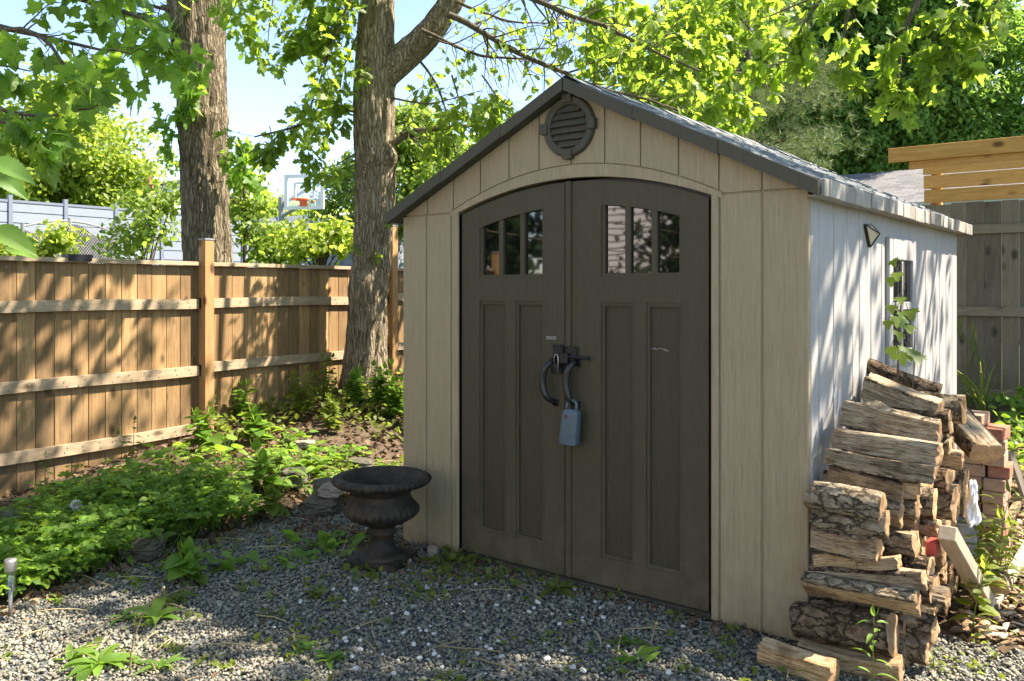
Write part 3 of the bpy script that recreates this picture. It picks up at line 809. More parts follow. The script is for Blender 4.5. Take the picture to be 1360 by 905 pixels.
def rail(ta, tb, z, h=0.043):
    b = MB(); n = 14; vs = []
    for i in range(n+1):
        tt = ta + (tb-ta)*i/n; dz = 0.004*math.sin(3*tt + z*9); dn = 0.003*math.sin(2*tt + z*5)
        for nn, zz in ((0.0,-h),(0.036,-h),(0.036,h),(0.0,h)): vs.append(fp(tt, nn + dn*(nn > 0), z + zz + dz))
    fs = [(4*i+k, 4*i+(k+1)%4, 4*i+4+(k+1)%4, 4*i+4+k) for i in range(n) for k in range(4)] + [(3,2,1,0), tuple(4*n+k for k in range(4))]
    b.add(vs, fs); r_ = b.build('rail', M['cedar_rail'], fence)
    for e, s_ in ((ta, 1), (tb, -1)):
        b = MB(); b.obox(fp(e + 0.010*s_, 0.019, z), FD, FN, np.array((0,0,1.0)), 0.0095, 0.021, h + 0.003); b.build('rail_hanger', M['black_metal'], r_)
zr = {0: (1.365, 0.775, 0.262), 1: (1.37, 0.795, 0.285), 2: (1.40, 0.83, 0.45)}
for i, (a, c) in enumerate(zip(posts[:-1], posts[1:])):
    for z in zr[0 if i < 2 else 1 if i == 2 else 2]: rail(a + 0.048, c - 0.048, z)
for i, (a, c) in enumerate(zip(posts[:-1], posts[1:])):
    b = MB(); b.obox(fp((a+c)/2, 0.012, FTOP - 0.018), FD, FN, np.array((0,0,1.0)), (c-a)/2 - 0.048, 0.036, 0.0165)
    b.build('top_rail', M['cedar_rail'], fence)
b = MB()
for tt in np.arange(-1.6, 4.6, 0.137):
    for z in (1.365, 0.775, 0.262):
        for dz in (-0.02, 0.018):
            q = fp(tt + random.uniform(-.03,.03), 0.0395, z + dz + random.uniform(-.006,.006)); b.tube([q, q + FN*0.0035], 0.0048, 6)
        q = fp(tt + random.uniform(-.02,.02), -0.0035, FTOP - 0.08 + random.uniform(-.01,.01)); b.tube([q, q + FN*0.003], 0.005, 6)
tag(b.build('nail_heads', M['galv'], fence), kind='stuff')
b = MB(); b.obox(fp(0.56, 0.02, FTOP + 0.014), FD, FN, np.array((0,0,1.0)), 0.10, 0.045, 0.013); b.obox(fp(0.56, 0.06, FTOP - 0.006), FD, FN, np.array((0,0,1.0)), 0.09, 0.006, 0.02)
cl = b.build('bracket', M['black_metal']); tag(cl, 'black metal bracket lying over the top of the cedar fence', 'bracket')

# ================================================================== old grey fence behind the shed, with new boards above it
YB = 5.55
gf = thing('grey_fence', 'weathered grey board fence behind the shed and wood pile', 'fence', (0.2, YB, 0.42))
b = MB(); x = -6.5
while x < 6.0:
    wd = 0.143; top = 2.32 + random.uniform(-0.01, 0.01)
    b.obox(((x + wd/2), YB + random.uniform(-0.003,0.003), (top + 0.40)/2), (1,0.0,0), (0,1,0), (0,0,1), wd/2 - random.choice((0.001,0.001,0.0015,0.0015,0.003,0.006)), 0.009, (top - 0.40)/2)
    x += wd
b.build('boards', M['grey_board'], gf)
for z in (0.50, 1.28, 2.06):
    b = MB(); b.bbox(-6.5, 6.0, YB - 0.055, YB - 0.0125, z - 0.045, z + 0.045, 0.004); b.build('rail', M['grey_rail'], gf)
for x in (-5.2, -2.8, -0.4, 2.0, 4.4):
    b = MB(); b.bbox(x-0.045, x+0.045, YB + 0.0135, YB + 0.10, 0.3, 2.3, 0.004); b.build('post', M['grey_board'], gf)
# privacy screen of new boards
pX = at_y(1228, 230, YB + 0.02)[0]; pX0 = at_y(1181, 200, YB - 0.03)[0]; pX1 = at_y(1207, 200, YB - 0.03)[0]
scr = thing('privacy_screen', 'screen of new orange cedar boards mounted on top of the grey fence', 'screen', (pX + 1.5, YB, 2.33))
b = MB(); z = 2.335
for k in range(3):
    h = 0.141; x0 = pX + random.uniform(-0.006, 0.006)
    b.bbox(x0, 6.0, YB - 0.03, YB - 0.0115, z, z + h - (0.010 if k < 2 else 0.006), 0.003); z += h
b.build('boards', M['cedar_new'], scr)
b = MB(); b.bbox(pX0, 6.0, YB - 0.07, YB - 0.031, z + 0.001, z + 0.145, 0.003); b.build('beam', M['cedar_new'], scr)
b = MB(); b.bbox(pX1, 6.0, YB - 0.0305, YB + 0.008, z - 0.075, z + 0.06, 0.003); b.build('ledger', M['cedar_new'], scr)
for x in (pX + 0.06, pX + 1.4, pX + 2.8):
    b = MB(); b.bbox(x, x + 0.09, YB + 0.0115, YB + 0.101, 2.0, z + 0.1, 0.003); b.build('post', M['cedar_new'], scr)

# ================================================================== beyond the fences
def hdir(px0, Z0, px1, Z1): return at(px0, HZ, Z0)*[1,1,0], at(px1, HZ, Z1)*[1,1,0]
# long pale metal fence of the court beyond
A, B_ = hdir(-260, 17.2, 560, 31.5)
dv = (B_ - A); L = np.linalg.norm(dv); dv /= L; nv = np.array((dv[1], -dv[0], 0)); z0, z1 = 0.2, 3.56
pf = thing('metal_fence', 'long pale blue metal clad fence beyond the cedar fence', 'fence', (*((A+B_)/2)[:2], 0.4))
zs = list(np.arange(z0, z1, 0.26)) + [z1]
for i in range(14):
    b = MB(); ta, tb = L*i/14 + 0.04, L*(i+1)/14 - 0.04
    for a, c in zip(zs[:-1], zs[1:]):
        b.obox(A + dv*(ta+tb)/2 + np.array((0,0,(a+c)/2)), dv, nv, (0,0,1), (tb-ta)/2, 0.02, (c-a)/2 - 0.012)
        b.obox(A + dv*(ta+tb)/2 + np.array((0,0,c)) - nv*0.012, dv, nv, (0,0,1), (tb-ta)/2, 0.004, 0.014)
    b.build('panel', M['pale_metal'], pf)
for i in range(15):
    b = MB(); p = A + dv*L*i/14; b.obox(p + np.array((0,0,(z0+z1)/2+0.06)), dv, nv, (0,0,1), 0.045, 0.05, (z1-z0)/2+0.1); b.build('post', M['pale_metal_post'], pf)
b = MB(); b.obox((A+B_)/2 + np.array((0,0,z1+0.02)), dv, nv, (0,0,1), L/2, 0.035, 0.03); b.build('cap', M['pale_metal_post'], pf)
# chain link panel with a dark wind screen
A, B_ = hdir(30, 13.0, 150, 14.2); dv = B_ - A; L = np.linalg.norm(dv); dv /= L
cf = thing('chain_link_fence', 'chain link fence with a dark sagging wind screen', 'fence', (*((A+B_)/2)[:2], 0.5))
def ctop(t): return at(90, 294 + 11*(2*t-1)**2 , 13.6)[2]
b = MB(); n = 24; vs = []
for i in range(n+1):
    t = i/n; zt = at(90, 305 + 7*math.sin(t*9) + 10*(2*t-1)**2*0.4, 13.6)[2]
    for off in (0.0, 0.012):
        p = A + dv*L*t + np.array((0.02*math.sin(t*14), off + 0.02*math.cos(t*11), 0)); vs += [(p[0],p[1],0.4),(p[0],p[1],zt)]
fs = []
for i in range(n):
    a = 4*i; c = a+4; fs += [(a,c,c+1,a+1),(a+2,a+3,c+3,c+2),(a+1,c+1,c+3,a+3)]
b.add(vs, fs); b.build('wind_screen', M['dark_mesh'], cf)
b = MB()
for i in range(-12, 46):
    for s_ in (-1, 1):
        pts = []
        for j in range(9):
            z = 1.9 + 1.0*j/8; t = (i*0.032 + s_*(z-1.9)*0.55)
            if 0 <= t <= 1 and z <= ctop(t): q = A + dv*L*t; pts.append((q[0]+0.03, q[1], z))
        if len(pts) > 1: b.tube(pts, 0.0035, 3, False)
b.tube([tuple((A + dv*L*t)[:2]) + (ctop(t),) for t in np.linspace(0,1,16)], 0.018, 6); b.build('wire_mesh', M['galv'], cf)
for t in (0.0, 0.5, 1.0):
    b = MB(); q = A + dv*L*t; b.tube([(q[0],q[1],0.3),(q[0],q[1],ctop(t)+0.05)], 0.03, 8); b.build('pole', M['galv'], cf)

# basketball hoop
Zh = 24.0
hp = thing('basketball_hoop', 'basketball hoop with a clear white rimmed backboard on a dark pole', 'basketball hoop', (*at(374, 383, Zh)[:2], 0.7))
P_ = lambda x, y, dz=0: at(x, y, Zh+dz)
b = MB(); q = P_(374, 270); b.tube([(q[0],q[1],0.5), tuple(P_(374,262))], 0.085, 8); b.build('pole', M['galv'], hp)
b = MB()
b.tube([P_(374,288), P_(408,268,-0.5)], 0.055, 6); b.tube([P_(376,271), P_(412,249,-0.5)], 0.055, 6); b.tube([P_(376,288), P_(388,300)], 0.03, 6); b.build('arm', M['galv'], hp)
c00, c11 = P_(380,276.5,-0.6), P_(428,233.5,-0.75)
rx = (c11 - c00); hh = rx[2]; rx = np.array((rx[0],rx[1],0)); ww = np.linalg.norm(rx); rx /= ww; ny = np.array((rx[1],-rx[0],0)); zz = np.array((0,0,1.0))
cc = c00 + rx*ww/2 + zz*hh/2
b = MB(); b.obox(cc, rx, ny, zz, ww/2-0.03, 0.012, hh/2-0.03); bb = b.build('backboard', M['clear_glass'], hp)
b = MB(); bw = 0.046
b.obox(cc+zz*(hh/2), rx, ny, zz, ww/2+bw, 0.03, bw); b.obox(cc-zz*(hh/2), rx, ny, zz, ww/2+bw, 0.03, bw)
b.obox(cc+rx*(ww/2), rx, ny, zz, bw, 0.03, hh/2-bw); b.obox(cc-rx*(ww/2), rx, ny, zz, bw, 0.03, hh/2-bw)
sq = cc - zz*0.16
for dx in (-0.27, 0.27): b.obox(sq + rx*dx + zz*0.2, rx, ny, zz, 0.028, 0.025, 0.21)
b.obox(sq - zz*0.0 + zz*0.40, rx, ny, zz, 0.242, 0.025, 0.028); b.build('board_frame', M['white_paint'], bb)
rc = cc - zz*(hh/2 - 0.20) + ny*0.28
b = MB(); b.tube([rc + 0.22*(math.cos(a)*rx + math.sin(a)*ny) for a in np.linspace(0, 2*math.pi, 25)], 0.022, 6, False)
b.obox(cc - zz*(hh/2 - 0.15) + ny*0.05, rx, ny, zz, 0.10, 0.04, 0.11); b.build('rim', M['hoop_orange'], hp)

# houses
def gabled_house(nm, label, x0, x1, ye, yr, yb, zg, zeave, zridge, wallm, roofm, trim):
    h = thing(nm, label, 'house', ((x0+x1)/2, (ye+yb)/2, zg))
    b = MB(); b.box(x0+0.3, x1-0.3, ye+0.4, yb-0.4, zg, zeave-0.12)
    for x in (x0+0.3, x1-0.3-0.1):
        b.add([(x,ye+0.4,zeave-0.12),(x,yb-0.4,zeave-0.12),(x,yr,zridge-0.1),(x+0.1,ye+0.4,zeave-0.12),(x+0.1,yb-0.4,zeave-0.12),(x+0.1,yr,zridge-0.1)],[(0,1,2),(5,4,3),(0,2,5,3),(1,4,5,2)])
    b.build('walls', wallm, h)
    b = MB()
    for y0 in (ye, yb):
        b.add([(x0,y0,zeave),(x1,y0,zeave),(x1,yr,zridge),(x0,yr,zridge),(x0,y0,zeave-0.1),(x1,y0,zeave-0.1),(x1,yr,zridge-0.1),(x0,yr,zridge-0.1)],
              [(0,1,2,3),(7,6,5,4),(0,4,5,1),(0,3,7,4),(1,5,6,2)])
    b.build('roof', roofm, h)
    b = MB(); b.box(x0+0.01, x1-0.01, ye-0.03, ye-0.002, zeave-0.22, zeave-0.005); b.build('fascia', trim, h)
    return h
er = at_y(1228, 224, 19.6); ee = at_y(1228, 268, 16.4)
nh = gabled_house('bungalow', 'bungalow with a light grey shingle roof beyond the grey fence', -12.0, 3.0, 16.4, 19.6, 22.8, 0.4, ee[2], er[2], M['house_green'], M['asphalt_shingle'], M['house_green'])
b = MB(); b.box(-3.2, -1.7, 16.75, 16.79, 1.4, 2.6); wf = b.build('window', M['gable_white'], nh)
b = MB(); b.box(-3.1, -1.8, 16.73, 16.749, 1.5, 2.5); b.build('pane', M['dark_glass'], wf)
q = at(186, 262, 42)
fh = gabled_house('white_house', 'small white house with a grey roof far behind the shrubs', q[0]-5, q[0]+4, q[1]-3, q[1], q[1]+3, 0.5, at(186, 264, 42)[2], at(186, 246, 42)[2], M['white_house'], M['dark_roof'], M['gable_white'])
q = at(452, 262, 46)
fh2 = gabled_house('white_cottage', 'pale cottage roof far off beneath the basketball hoop', q[0]-7, q[0]+1.5, q[1]-3, q[1], q[1]+3, 0.5, at(410, 292, 46)[2], at(410, 284, 46)[2], M['white_house'], M['white_paint'], M['gable_white'])
q = at(197, 250, 30)
tag_p = MB(); tag_p.tube([(q[0],q[1],0.4), (q[0],q[1],at(197,233,30)[2])], 0.09, 8)
tag_p.obox((q[0],q[1],at(197,248,30)[2]), RGT, FWD, (0,0,1), 0.16, 0.06, 0.06)
tag(tag_p.build('utility_pole', M['pole_red'], origin=(q[0],q[1],0.4)), 'reddish brown pole standing between the left trunk and yellow tree', 'pole')
# the house behind the photographer, seen mirrored in the door panes
hb = thing('sided_house', 'two storey house with pale horizontal siding facing the shed', 'house', (-4.0, -13.0, 0))
b = MB(); z = 0.3
while z < 6.4:
    b.add([(-8.9,-10.5,z),(1,-10.5,z),(1,-10.52,z+0.125),(-8.9,-10.52,z+0.125),(-8.9,-10.54,z),(1,-10.54,z)], [(0,3,2,1),(0,1,5,4)]); z += 0.125
b.box(-8.9, 1, -18, -10.545, 0, 6.4); b.build('walls', M['house_siding'], hb)
b = MB(); b.add([(-9.3,-10.1,6.35),(1.4,-10.1,6.35),(1.4,-14.2,8.6),(-9.3,-14.2,8.6),(-9.3,-18.4,6.35),(1.4,-18.4,6.35)], [(0,1,2,3),(3,2,5,4)]); b.build('roof', M['dark_roof'], hb)
for x0, z0 in ((-3.6,1.0),(-0.9,1.0),(-6.6,4.2),(-2.2,4.2)):
    b = MB(); b.bbox(x0, x0+1.2, -10.49, -10.44, z0, z0+1.4, 0.01); wf = b.build('window', M['gable_white'], hb)
    b = MB(); b.box(x0+0.1, x0+1.1, -10.438, -10.43, z0+0.1, z0+1.3); b.build('pane', M['dark_glass'], wf)
# ================================================================== cast iron urn
ub = at(507, 740, 4.62); ux, uy = ub[0], ub[1]
urn = thing('garden_urn', 'dark cast iron garden urn on a square foot beside the shed corner', 'urn', (ux, uy, 0))
b = MB(); th = 0.35
b.obox((ux,uy,0.028), (math.cos(th),math.sin(th),0), (-math.sin(th),math.cos(th),0), (0,0,1), 0.148, 0.148, 0.024); b.build('plinth', M['cast_iron'], urn)
b = MB()
b.lathe([(0.142,0.053),(0.138,0.064),(0.118,0.072),(0.092,0.083),(0.074,0.098),(0.066,0.125),(0.064,0.165),(0.078,0.172),(0.083,0.182),(0.078,0.192),(0.068,0.20),(0.072,0.213),(0.09,0.222)], (ux,uy,0), 56)
b.build('stem', M['cast_iron'], urn, True)
def gad(a, j, r, z):
    k = 1.0
    if 0.23 < z < 0.335 and j < 12: k += 0.085*abs(math.sin(a*16))**0.7*math.sin(math.pi*(z-0.23)/0.105)
    if 10 < j < 15: k += 0.05*abs(math.sin(a*22))**0.6
    if 14 <= j <= 16: k += 0.012*math.sin(a*44)
    return k
b = MB()
b.lathe([(0.066,0.215),(0.098,0.226),(0.135,0.242),(0.166,0.262),(0.188,0.286),(0.195,0.308),(0.187,0.33),(0.170,0.35),(0.157,0.375),(0.153,0.405),(0.158,0.428),
         (0.205,0.432),(0.232,0.438),(0.252,0.452),(0.259,0.468),(0.252,0.482),(0.238,0.487),(0.228,0.482),(0.222,0.484),(0.214,0.478),(0.185,0.43),(0.155,0.39),(0.09,0.365),(0.0,0.36)], (ux,uy,0), 176, gad)
b.build('bowl', M['cast_iron'], urn, True)

# ================================================================== fire wood
def logmesh(name, A, B_, thick, kind='split', bk='bark_log', wd='split_wood', roll=0.0, seed=0, knot=None, flat=1.0):
    """a stick of fire wood from A to B: local x runs along it"""
    A, B_ = np.array(A, float), np.array(B_, float); L = np.linalg.norm(B_-A); ex = (B_-A)/L
    up = np.array((0,0,1.0)); up = up - ex*(up@ex); up /= np.linalg.norm(up); ey = np.cross(up, ex); ez = up
    rs = np.random.default_rng(1000+seed); r = thick/2; ns = 26; na = 44
    # section: angle -> radius, and whether that stretch carries bark
    ang = np.linspace(0, 2*np.pi, na, endpoint=False)
    if kind == 'round': rad = np.ones(na); isb = np.ones(na, bool)
    else:
        cuts = {'half': [(-90, -0.10)], 'quarter': [(-150, 0.15), (-30, 0.15)], 'split': [(-100, 0.1), (20, 0.28), (150, 0.3)], 'slab': [(-92, 0.2), (86, 0.25), (178, 0.3)]}[kind]
        rad = np.ones(na); isb = np.ones(na, bool)
        for a_, d in cuts:
            ca = np.cos(ang - R(a_ + rs.uniform(-8, 8)))
            dist = np.where(ca > 0.02, (0.55 + d*0.55)/np.maximum(ca, 0.02), 9)
            if kind == 'half': dist = np.where(ca > 0.02, 0.25/np.maximum(ca, 0.02), 9)
            isb &= ~(dist < rad); rad = np.minimum(rad, dist)
    xs = np.linspace(-L/2, L/2, ns)
    # fit the section into a box `thick` tall
    yy = rad*np.cos(ang+roll); zz = rad*np.sin(ang+roll); k = 2.0/(zz.max()-zz.min()); cy, cz = (yy.max()+yy.min())/2, (zz.max()+zz.min())/2
    yy = (yy-cy)*k*flat; zz = (zz-cz)*k
    V = []; bend = rs.uniform(-0.010, 0.010, 2); tp = rs.uniform(-0.10, 0.10)
    for i, x in enumerate(xs):
        t = x/L; sc = r*(1 + tp*t*2)
        P = np.stack([np.full(na, x), yy*sc + bend[0]*(1-4*t*t), zz*sc + bend[1]*(1-4*t*t)], 1)
        N = np.stack([np.zeros(na), yy, zz], 1)
        q = P*np.array((3.5, 16, 16)) + seed*7.3
        d = 0.17*r*fbm(q*np.array((1,.8,.8)), seed, 2)
        q2 = np.stack([np.full(na, x*9), np.cos(ang)*5, np.sin(ang)*5], 1) + seed*3.1
        d2 = np.where(isb, 0.10*r*fbm(q2*1.5, seed+9, 3), 0)
        st = np.stack([np.full(na, x*2.2), np.cos(ang)*6.5, np.sin(ang)*6.5], 1) + seed
        d3 = np.where(isb, 0, 0.13*r*fbm(st, seed+5, 3))
        P = P + N*(d + d2 + d3)[:, None]
        if knot is not None:
            for kx, ka, kr in knot:
                w_ = np.exp(-(((x - kx*L)/(0.05))**2)) * np.exp(-((np.angle(np.exp(1j*(ang+roll-R(ka)))))/0.5)**2)
                P = P + N*(kr*r*w_)[:, None]
        if i in (0, ns-1): P[:, 0] += 0.010*fbm(np.stack([np.full(na, seed*1.0), np.cos(ang)*1.5, np.sin(ang)*1.5], 1), seed+2, 2)
        V.append(P)
    V = np.concatenate(V); F = []; mi = []
    for i in range(ns-1):
        for j in range(na):
            j2 = (j+1) % na; F.append((i*na+j, (i+1)*na+j, (i+1)*na+j2, i*na+j2)); mi.append(0 if (isb[j] or isb[j2]) else 1)
    # ends, as rings shrinking to a middle point, with rough saw relief
    for e, i in ((0, 0), (1, ns-1)):
        base = i*na; prev = base; c = V[base:base+na].mean(0)
        for s_ in (0.93, 0.66, 0.33):
            rg = c + (V[base:base+na]-c)*s_; rg[:, 0] += 0.004*fbm(rg*np.array((0,55,55))+seed, seed+6, 2) + (0.004 if e else -0.004)*(1 if s_ < 0.9 else 0.4)
            st0 = len(V); V = np.concatenate([V, rg])
            for j in range(na):
                q = (prev+j, prev+(j+1)%na, st0+(j+1)%na, st0+j); F.append(q if e else q[::-1]); mi.append(2)
            prev = st0
        ci = len(V); V = np.concatenate([V, [c + np.array((0.004 if e else -0.004, 0, 0))]])
        for j in range(na):
            q = (prev+j, prev+(j+1)%na, ci); F.append(q if e else q[::-1]); mi.append(2)
    me = bpy.data.meshes.new(name); me.from_pydata([tuple(v) for v in V], [], F); me.update()
    for m_ in (M[bk], M[wd], M['end_grain']): me.materials.append(m_)
    me.polygons.foreach_set('material_index', np.array(mi, dtype=np.int32)); me.polygons.foreach_set('use_smooth', np.ones(len(mi), dtype=bool)); me.set_sharp_from_angle(angle=R(38))
    o = bpy.data.objects.new(name, me); mid = (A+B_)/2
    o.matrix_world = Matrix(((ex[0],ey[0],ez[0],mid[0]),(ex[1],ey[1],ez[1],mid[1]),(ex[2],ey[2],ez[2],mid[2]),(0,0,0,1)))
    return link(o)
GL = 'fire wood stacked against the shed'; FR = []
def flog(pl, pr, Xl, Xr, px_th, label, **kw):
    A = at_x(pl[0], pl[1], Xl); FR.append((A[2], A[1])); B_ = at_y(pr[0], pr[1], A[1] + 0.015*math.sin(pl[1])); _, _, Z = proj((A+B_)/2); ps = kw.pop('push', 1.0); A = CAM + (A-CAM)*ps; B_ = CAM + (B_-CAM)*ps
    mid = (A+B_)/2; d = FWD*(FWD@(mid-CAM)); off = d/np.linalg.norm(d)*0.0
    o = logmesh('firewood_log', A, B_, px_th*0.94*Z/FPX, **kw); tag(o, label, 'log', GL); return o
#      left px      right px     Xl    Xr   thick
front = [
 ((1152,486),(1247,524),.03,.38,27,'dark brown weathered log topmost on the stack, tilting down to the right',dict(kind='half',bk='bark_log_dark',wd='split_grey',seed=1,roll=1.7,push=1.03)),
 ((1151,512),(1247,547),.05,.40,35,'pale split log second from the top of the stack with a clean flat face',dict(kind='slab',bk='bark_log_pale',wd='split_grey',seed=2,roll=.2)),
 ((1122,548),(1247,578),.06,.42,38,'knotty grey log near the top of the stack with a bulging knot',dict(kind='quarter',bk='bark_log_pale',wd='split_grey',seed=3,roll=5.6,knot=[(-.18,60,.5),(.2,-10,.45)])),
 ((1110,581),(1248,604),.06,.43,32,'long flat faced tan log under the knotty grey log',dict(kind='slab',bk='bark_log',wd='split_grey',seed=4,roll=.1)),
 ((1097,606),(1240,632),.05,.43,24,'thin long weathered grey log in the middle of the stack',dict(kind='half',bk='bark_log_pale',wd='split_grey',seed=5,roll=4.6)),
 ((1103,630),(1200,654),.06,.34,30,'brown split log between the thin grey log and the rounded bark log',dict(kind='split',bk='bark_log_dark',wd='split_wood',seed=6,roll=.4)),
 ((1081,656),(1172,675),.05,.33,43,'rounded log with pale cracked bark halfway up the stack',dict(kind='round',bk='bark_log_pale',seed=7)),
 ((1079,689),(1178,700),.04,.34,36,'log with deeply furrowed grey bark under the rounded pale bark log',dict(kind='half',bk='bark_log_pale',wd='split_wood',seed=8,roll=1.5)),
 ((1080,714),(1167,728),.04,.31,33,'orange brown split log below the furrowed bark log',dict(kind='quarter',bk='bark_log',wd='split_wood',seed=9,roll=5.5)),
 ((1082,742),(1138,744),.05,.21,21,'short brown stick of split wood under the orange brown log',dict(kind='split',bk='bark_log_dark',wd='split_wood',seed=10,roll=.3)),
 ((1134,745),(1194,746),.20,.40,18,'smooth thin split board end lying beside the short brown stick',dict(kind='slab',bk='bark_log',wd='split_wood',seed=11,roll=0)),
 ((1080,760),(1229,770),.04,.46,26,'dark gnarled twisted log with shiny black bark low in the stack',dict(kind='split',bk='bark_log_dark',wd='split_grey',seed=12,roll=1,knot=[(0.0,-60,.6),(.2,40,.3),(-.15,20,.4)])),
 ((1070,776),(1219,804),.02,.46,40,'long heavy log with grey bark above and pale split wood below',dict(kind='half',bk='bark_log_pale',wd='split_wood',seed=13,roll=5.35)),
 ((1057,822),(1186,842),-.02,.41,54,'biggest dark bark log near the bottom of the stack',dict(kind='round',bk='bark_log_dark',seed=14,flat=.95)),
 ((1065,862),(1197,890),.02,.41,33,'pale freshly split log at the bottom front of the stack',dict(kind='slab',bk='bark_log',wd='split_wood',seed=15,roll=.1)),
]
for pl, pr, Xl, Xr, th_, lab, kw in front: flog(pl, pr, Xl, Xr, th_, lab, **kw)
# loose log on the gravel
A = at(1014, 866, 3.42); B_ = at(1108, 892, 3.22); A[2] = 0.047; B_[2] = 0.047
tag(logmesh('firewood_log', A, B_, 0.082, kind='slab', bk='bark_log_dark', wd='split_wood', seed=16, roll=.2), 'split log lying on the gravel in front of the stack', 'log')
# logs further in, seen mostly by their sawn ends
deep = [
 ((1205,838),.43,34,'split',  'split log with a pale triangular end low in the stack', .9),
 ((1194,860),.40,26,'half',   'dark half log wedged under the triangular split end', .3),
 ((1233,866),.47,34,'round',  'short round log at the right foot of the stack', 0),
 ((1243,836),.48,36,'quarter','split log end standing above the short round log', 1.2),
 ((1240,790),.47,40,'quarter','sunlit log end beside the long heavy log', .5),
 ((1258,795),.52,28,'split',  'small square log end jutting out at the right of the stack', 2),
 ((1217,723),.40,38,'half',   'log with grey flaking bark behind the orange brown log', 3.1),
 ((1236,757),.45,34,'round',  'rounded bark log end just above the sunlit log end', 0),
 ((1196,686),.36,34,'quarter','blocky pale log end beside the furrowed bark log', .2),
 ((1246,702),.44,26,'split',  'small sunlit log end above the grey flaking bark log', 1),
 ((1220,650),.40,26,'split',  'narrow split log end right of the brown split log', .3),
 ((1219,677),.39,26,'quarter','pale wedge shaped log end beneath the narrow split end', 2.2),
 ((1241,672),.43,40,'half',   'tall orange log end beside the pale wedge shaped end', 1.7),
 ((1260,640),.44,34,'round',  'dark round log end in the shade behind the thin grey log', 0),
 ((1278,612),.46,26,'split',  'shaded split log end beneath the slanting log', 1),
 ((1262,596),.42,24,'quarter','small brown log end right of the flat faced tan log', .4),
 ((1262,560),.42,34,'half',   'brown log end right of the knotty grey log', 2),
 ((1280,545),.45,40,'half',   'grey topped log with a square sawn end at the upper right', 1.7),
 ((1268,668),.46,44,'round',  'thick log with flaking bark end in full sun', 0),
]
FR.sort(); fz, fy = np.array([a for a, b_ in FR]), np.array([b_ for a, b_ in FR])
def yfront(z): return float(np.interp(z, fz, fy))
for i, (p, Xr, th_, kd, lab, roll) in enumerate(deep):
    B_ = at_x(p[0], p[1], Xr); ym = yfront(B_[2]) + 0.115
    if B_[1] < ym: B_ = at_y(p[0], p[1], ym)
    A = B_ + np.array((-0.37, 0.02*math.sin(i*3), 0.012*math.sin(i*5))); _, _, Z = proj(B_)
    tag(logmesh('firewood_log', A, B_, th_*Z/FPX, kind=kd, bk=('bark_log','bark_log_dark','bark_log_pale')[i % 3], wd=('split_wood','split_grey')[i % 2], seed=30+i, roll=roll), lab, 'log', GL)
A = at_x(1262, 552, .30); B_ = at_x(1311, 600, .50); B_[2] -= .01
tag(logmesh('firewood_log', A, B_, 0.125, kind='half', bk='bark_log_dark', wd='split_grey', seed=60, roll=2.9), 'dark frayed log slanting down at the right of the stack', 'log', GL)
# the hidden heart of the stack, seen only through the chinks between the labelled logs
k = 0
for iy, y in enumerate(np.arange(0.02, 1.5, 0.115)):
    for iz, z in enumerate(np.arange(0.07, 1.05, 0.112)):
        top = 0.98 - max(0, y - 0.75)*0.75 if y > 0.55 else 0.35 + 1.0*(y+0.05)
        if z > top - 0.05 or y < yfront(z) + 0.13: continue
        z0 = float(terrain(0.2, y)); c = np.array((0.20 + random.uniform(-.015,.02), y + random.uniform(-.02,.02), z0 + z))
        d = np.array((0.18, random.uniform(-.01,.01), random.uniform(-.01,.01)))
        px_, py_, _ = proj(c + d)
        o = logmesh('firewood_log', c-d, c+d, random.uniform(0.10, 0.125), kind=random.choice(('round','half','quarter','split')), bk=random.choice(('bark_log','bark_log_dark','bark_log_pale')), wd='split_wood', seed=100+k, roll=random.uniform(0,6))
        tag(o, 'shaded log packed inside the stack behind the front logs', 'log', GL); k += 1

# ================================================================== bricks behind the stack
k = 0; bx, by = at_x(1300, 560, .36)[0], at_x(1300, 560, .36)[1]
def brick(c, rz, m, lab, sz=(0.10,0.05,0.032), grp='bricks stacked behind the fire wood', tilt=0.0):
    b = MB(); b.bbox(-sz[0], sz[0], -sz[1], sz[1], -sz[2], sz[2], 0.004)
    o = b.build('brick', M[m]); o.location = c; o.rotation_euler = (tilt, 0, rz); tag(o, lab, 'brick', grp); return o
LB = {'brick_buff': 'buff brick in the stack behind the fire wood', 'brick_red': 'red brick in the stack behind the fire wood'}
g0 = float(terrain(bx, by))
for row in range(12):
    for j in range(2):
        z = g0 + 0.034 + row*0.0675
        if row == 11 and j == 1: continue
        m = 'brick_red' if (row, j) in ((10,0),(10,1),(4,0),(7,1),(2,1)) else 'brick_buff'
        brick((bx + j*0.112 - 0.02 + random.uniform(-.012,.012), by + random.uniform(-.015,.015), z), R(90 + random.uniform(-6,6)) if row % 2 else R(90+random.uniform(-4,4)), m, LB[m], (0.10,0.052,0.032))
# white bag, bucket
bg_c = at_x(1292, 660, .47)
b = MB(); vs = []; na, nz = 26, 12
for i in range(nz+1):
    for j in range(na):
        a = 2*math.pi*j/na; t = i/nz; r_ = 0.045*(1-0.55*t)*(1 + 0.3*math.sin(3*a+i*0.7) + 0.16*math.sin(7*a-i*1.3))
        vs.append((bg_c[0]+r_*math.cos(a)*0.6, bg_c[1]+r_*math.sin(a), bg_c[2]-0.12+0.19*t+0.012*math.sin(5*a)))
fs = [(i*na+j, i*na+(j+1)%na, (i+1)*na+(j+1)%na, (i+1)*na+j) for i in range(nz) for j in range(na)] + [tuple(nz*na+j for j in range(na)), tuple(range(na))[::-1]]
b.add(vs, fs); tag(b.build('plastic_bag', M['white_plastic'], origin=(bg_c[0],bg_c[1],bg_c[2]-0.12)), 'crumpled white plastic bag stuffed beside the fire wood stack', 'bag')
q = at_x(1272, 690, .40); b = MB()
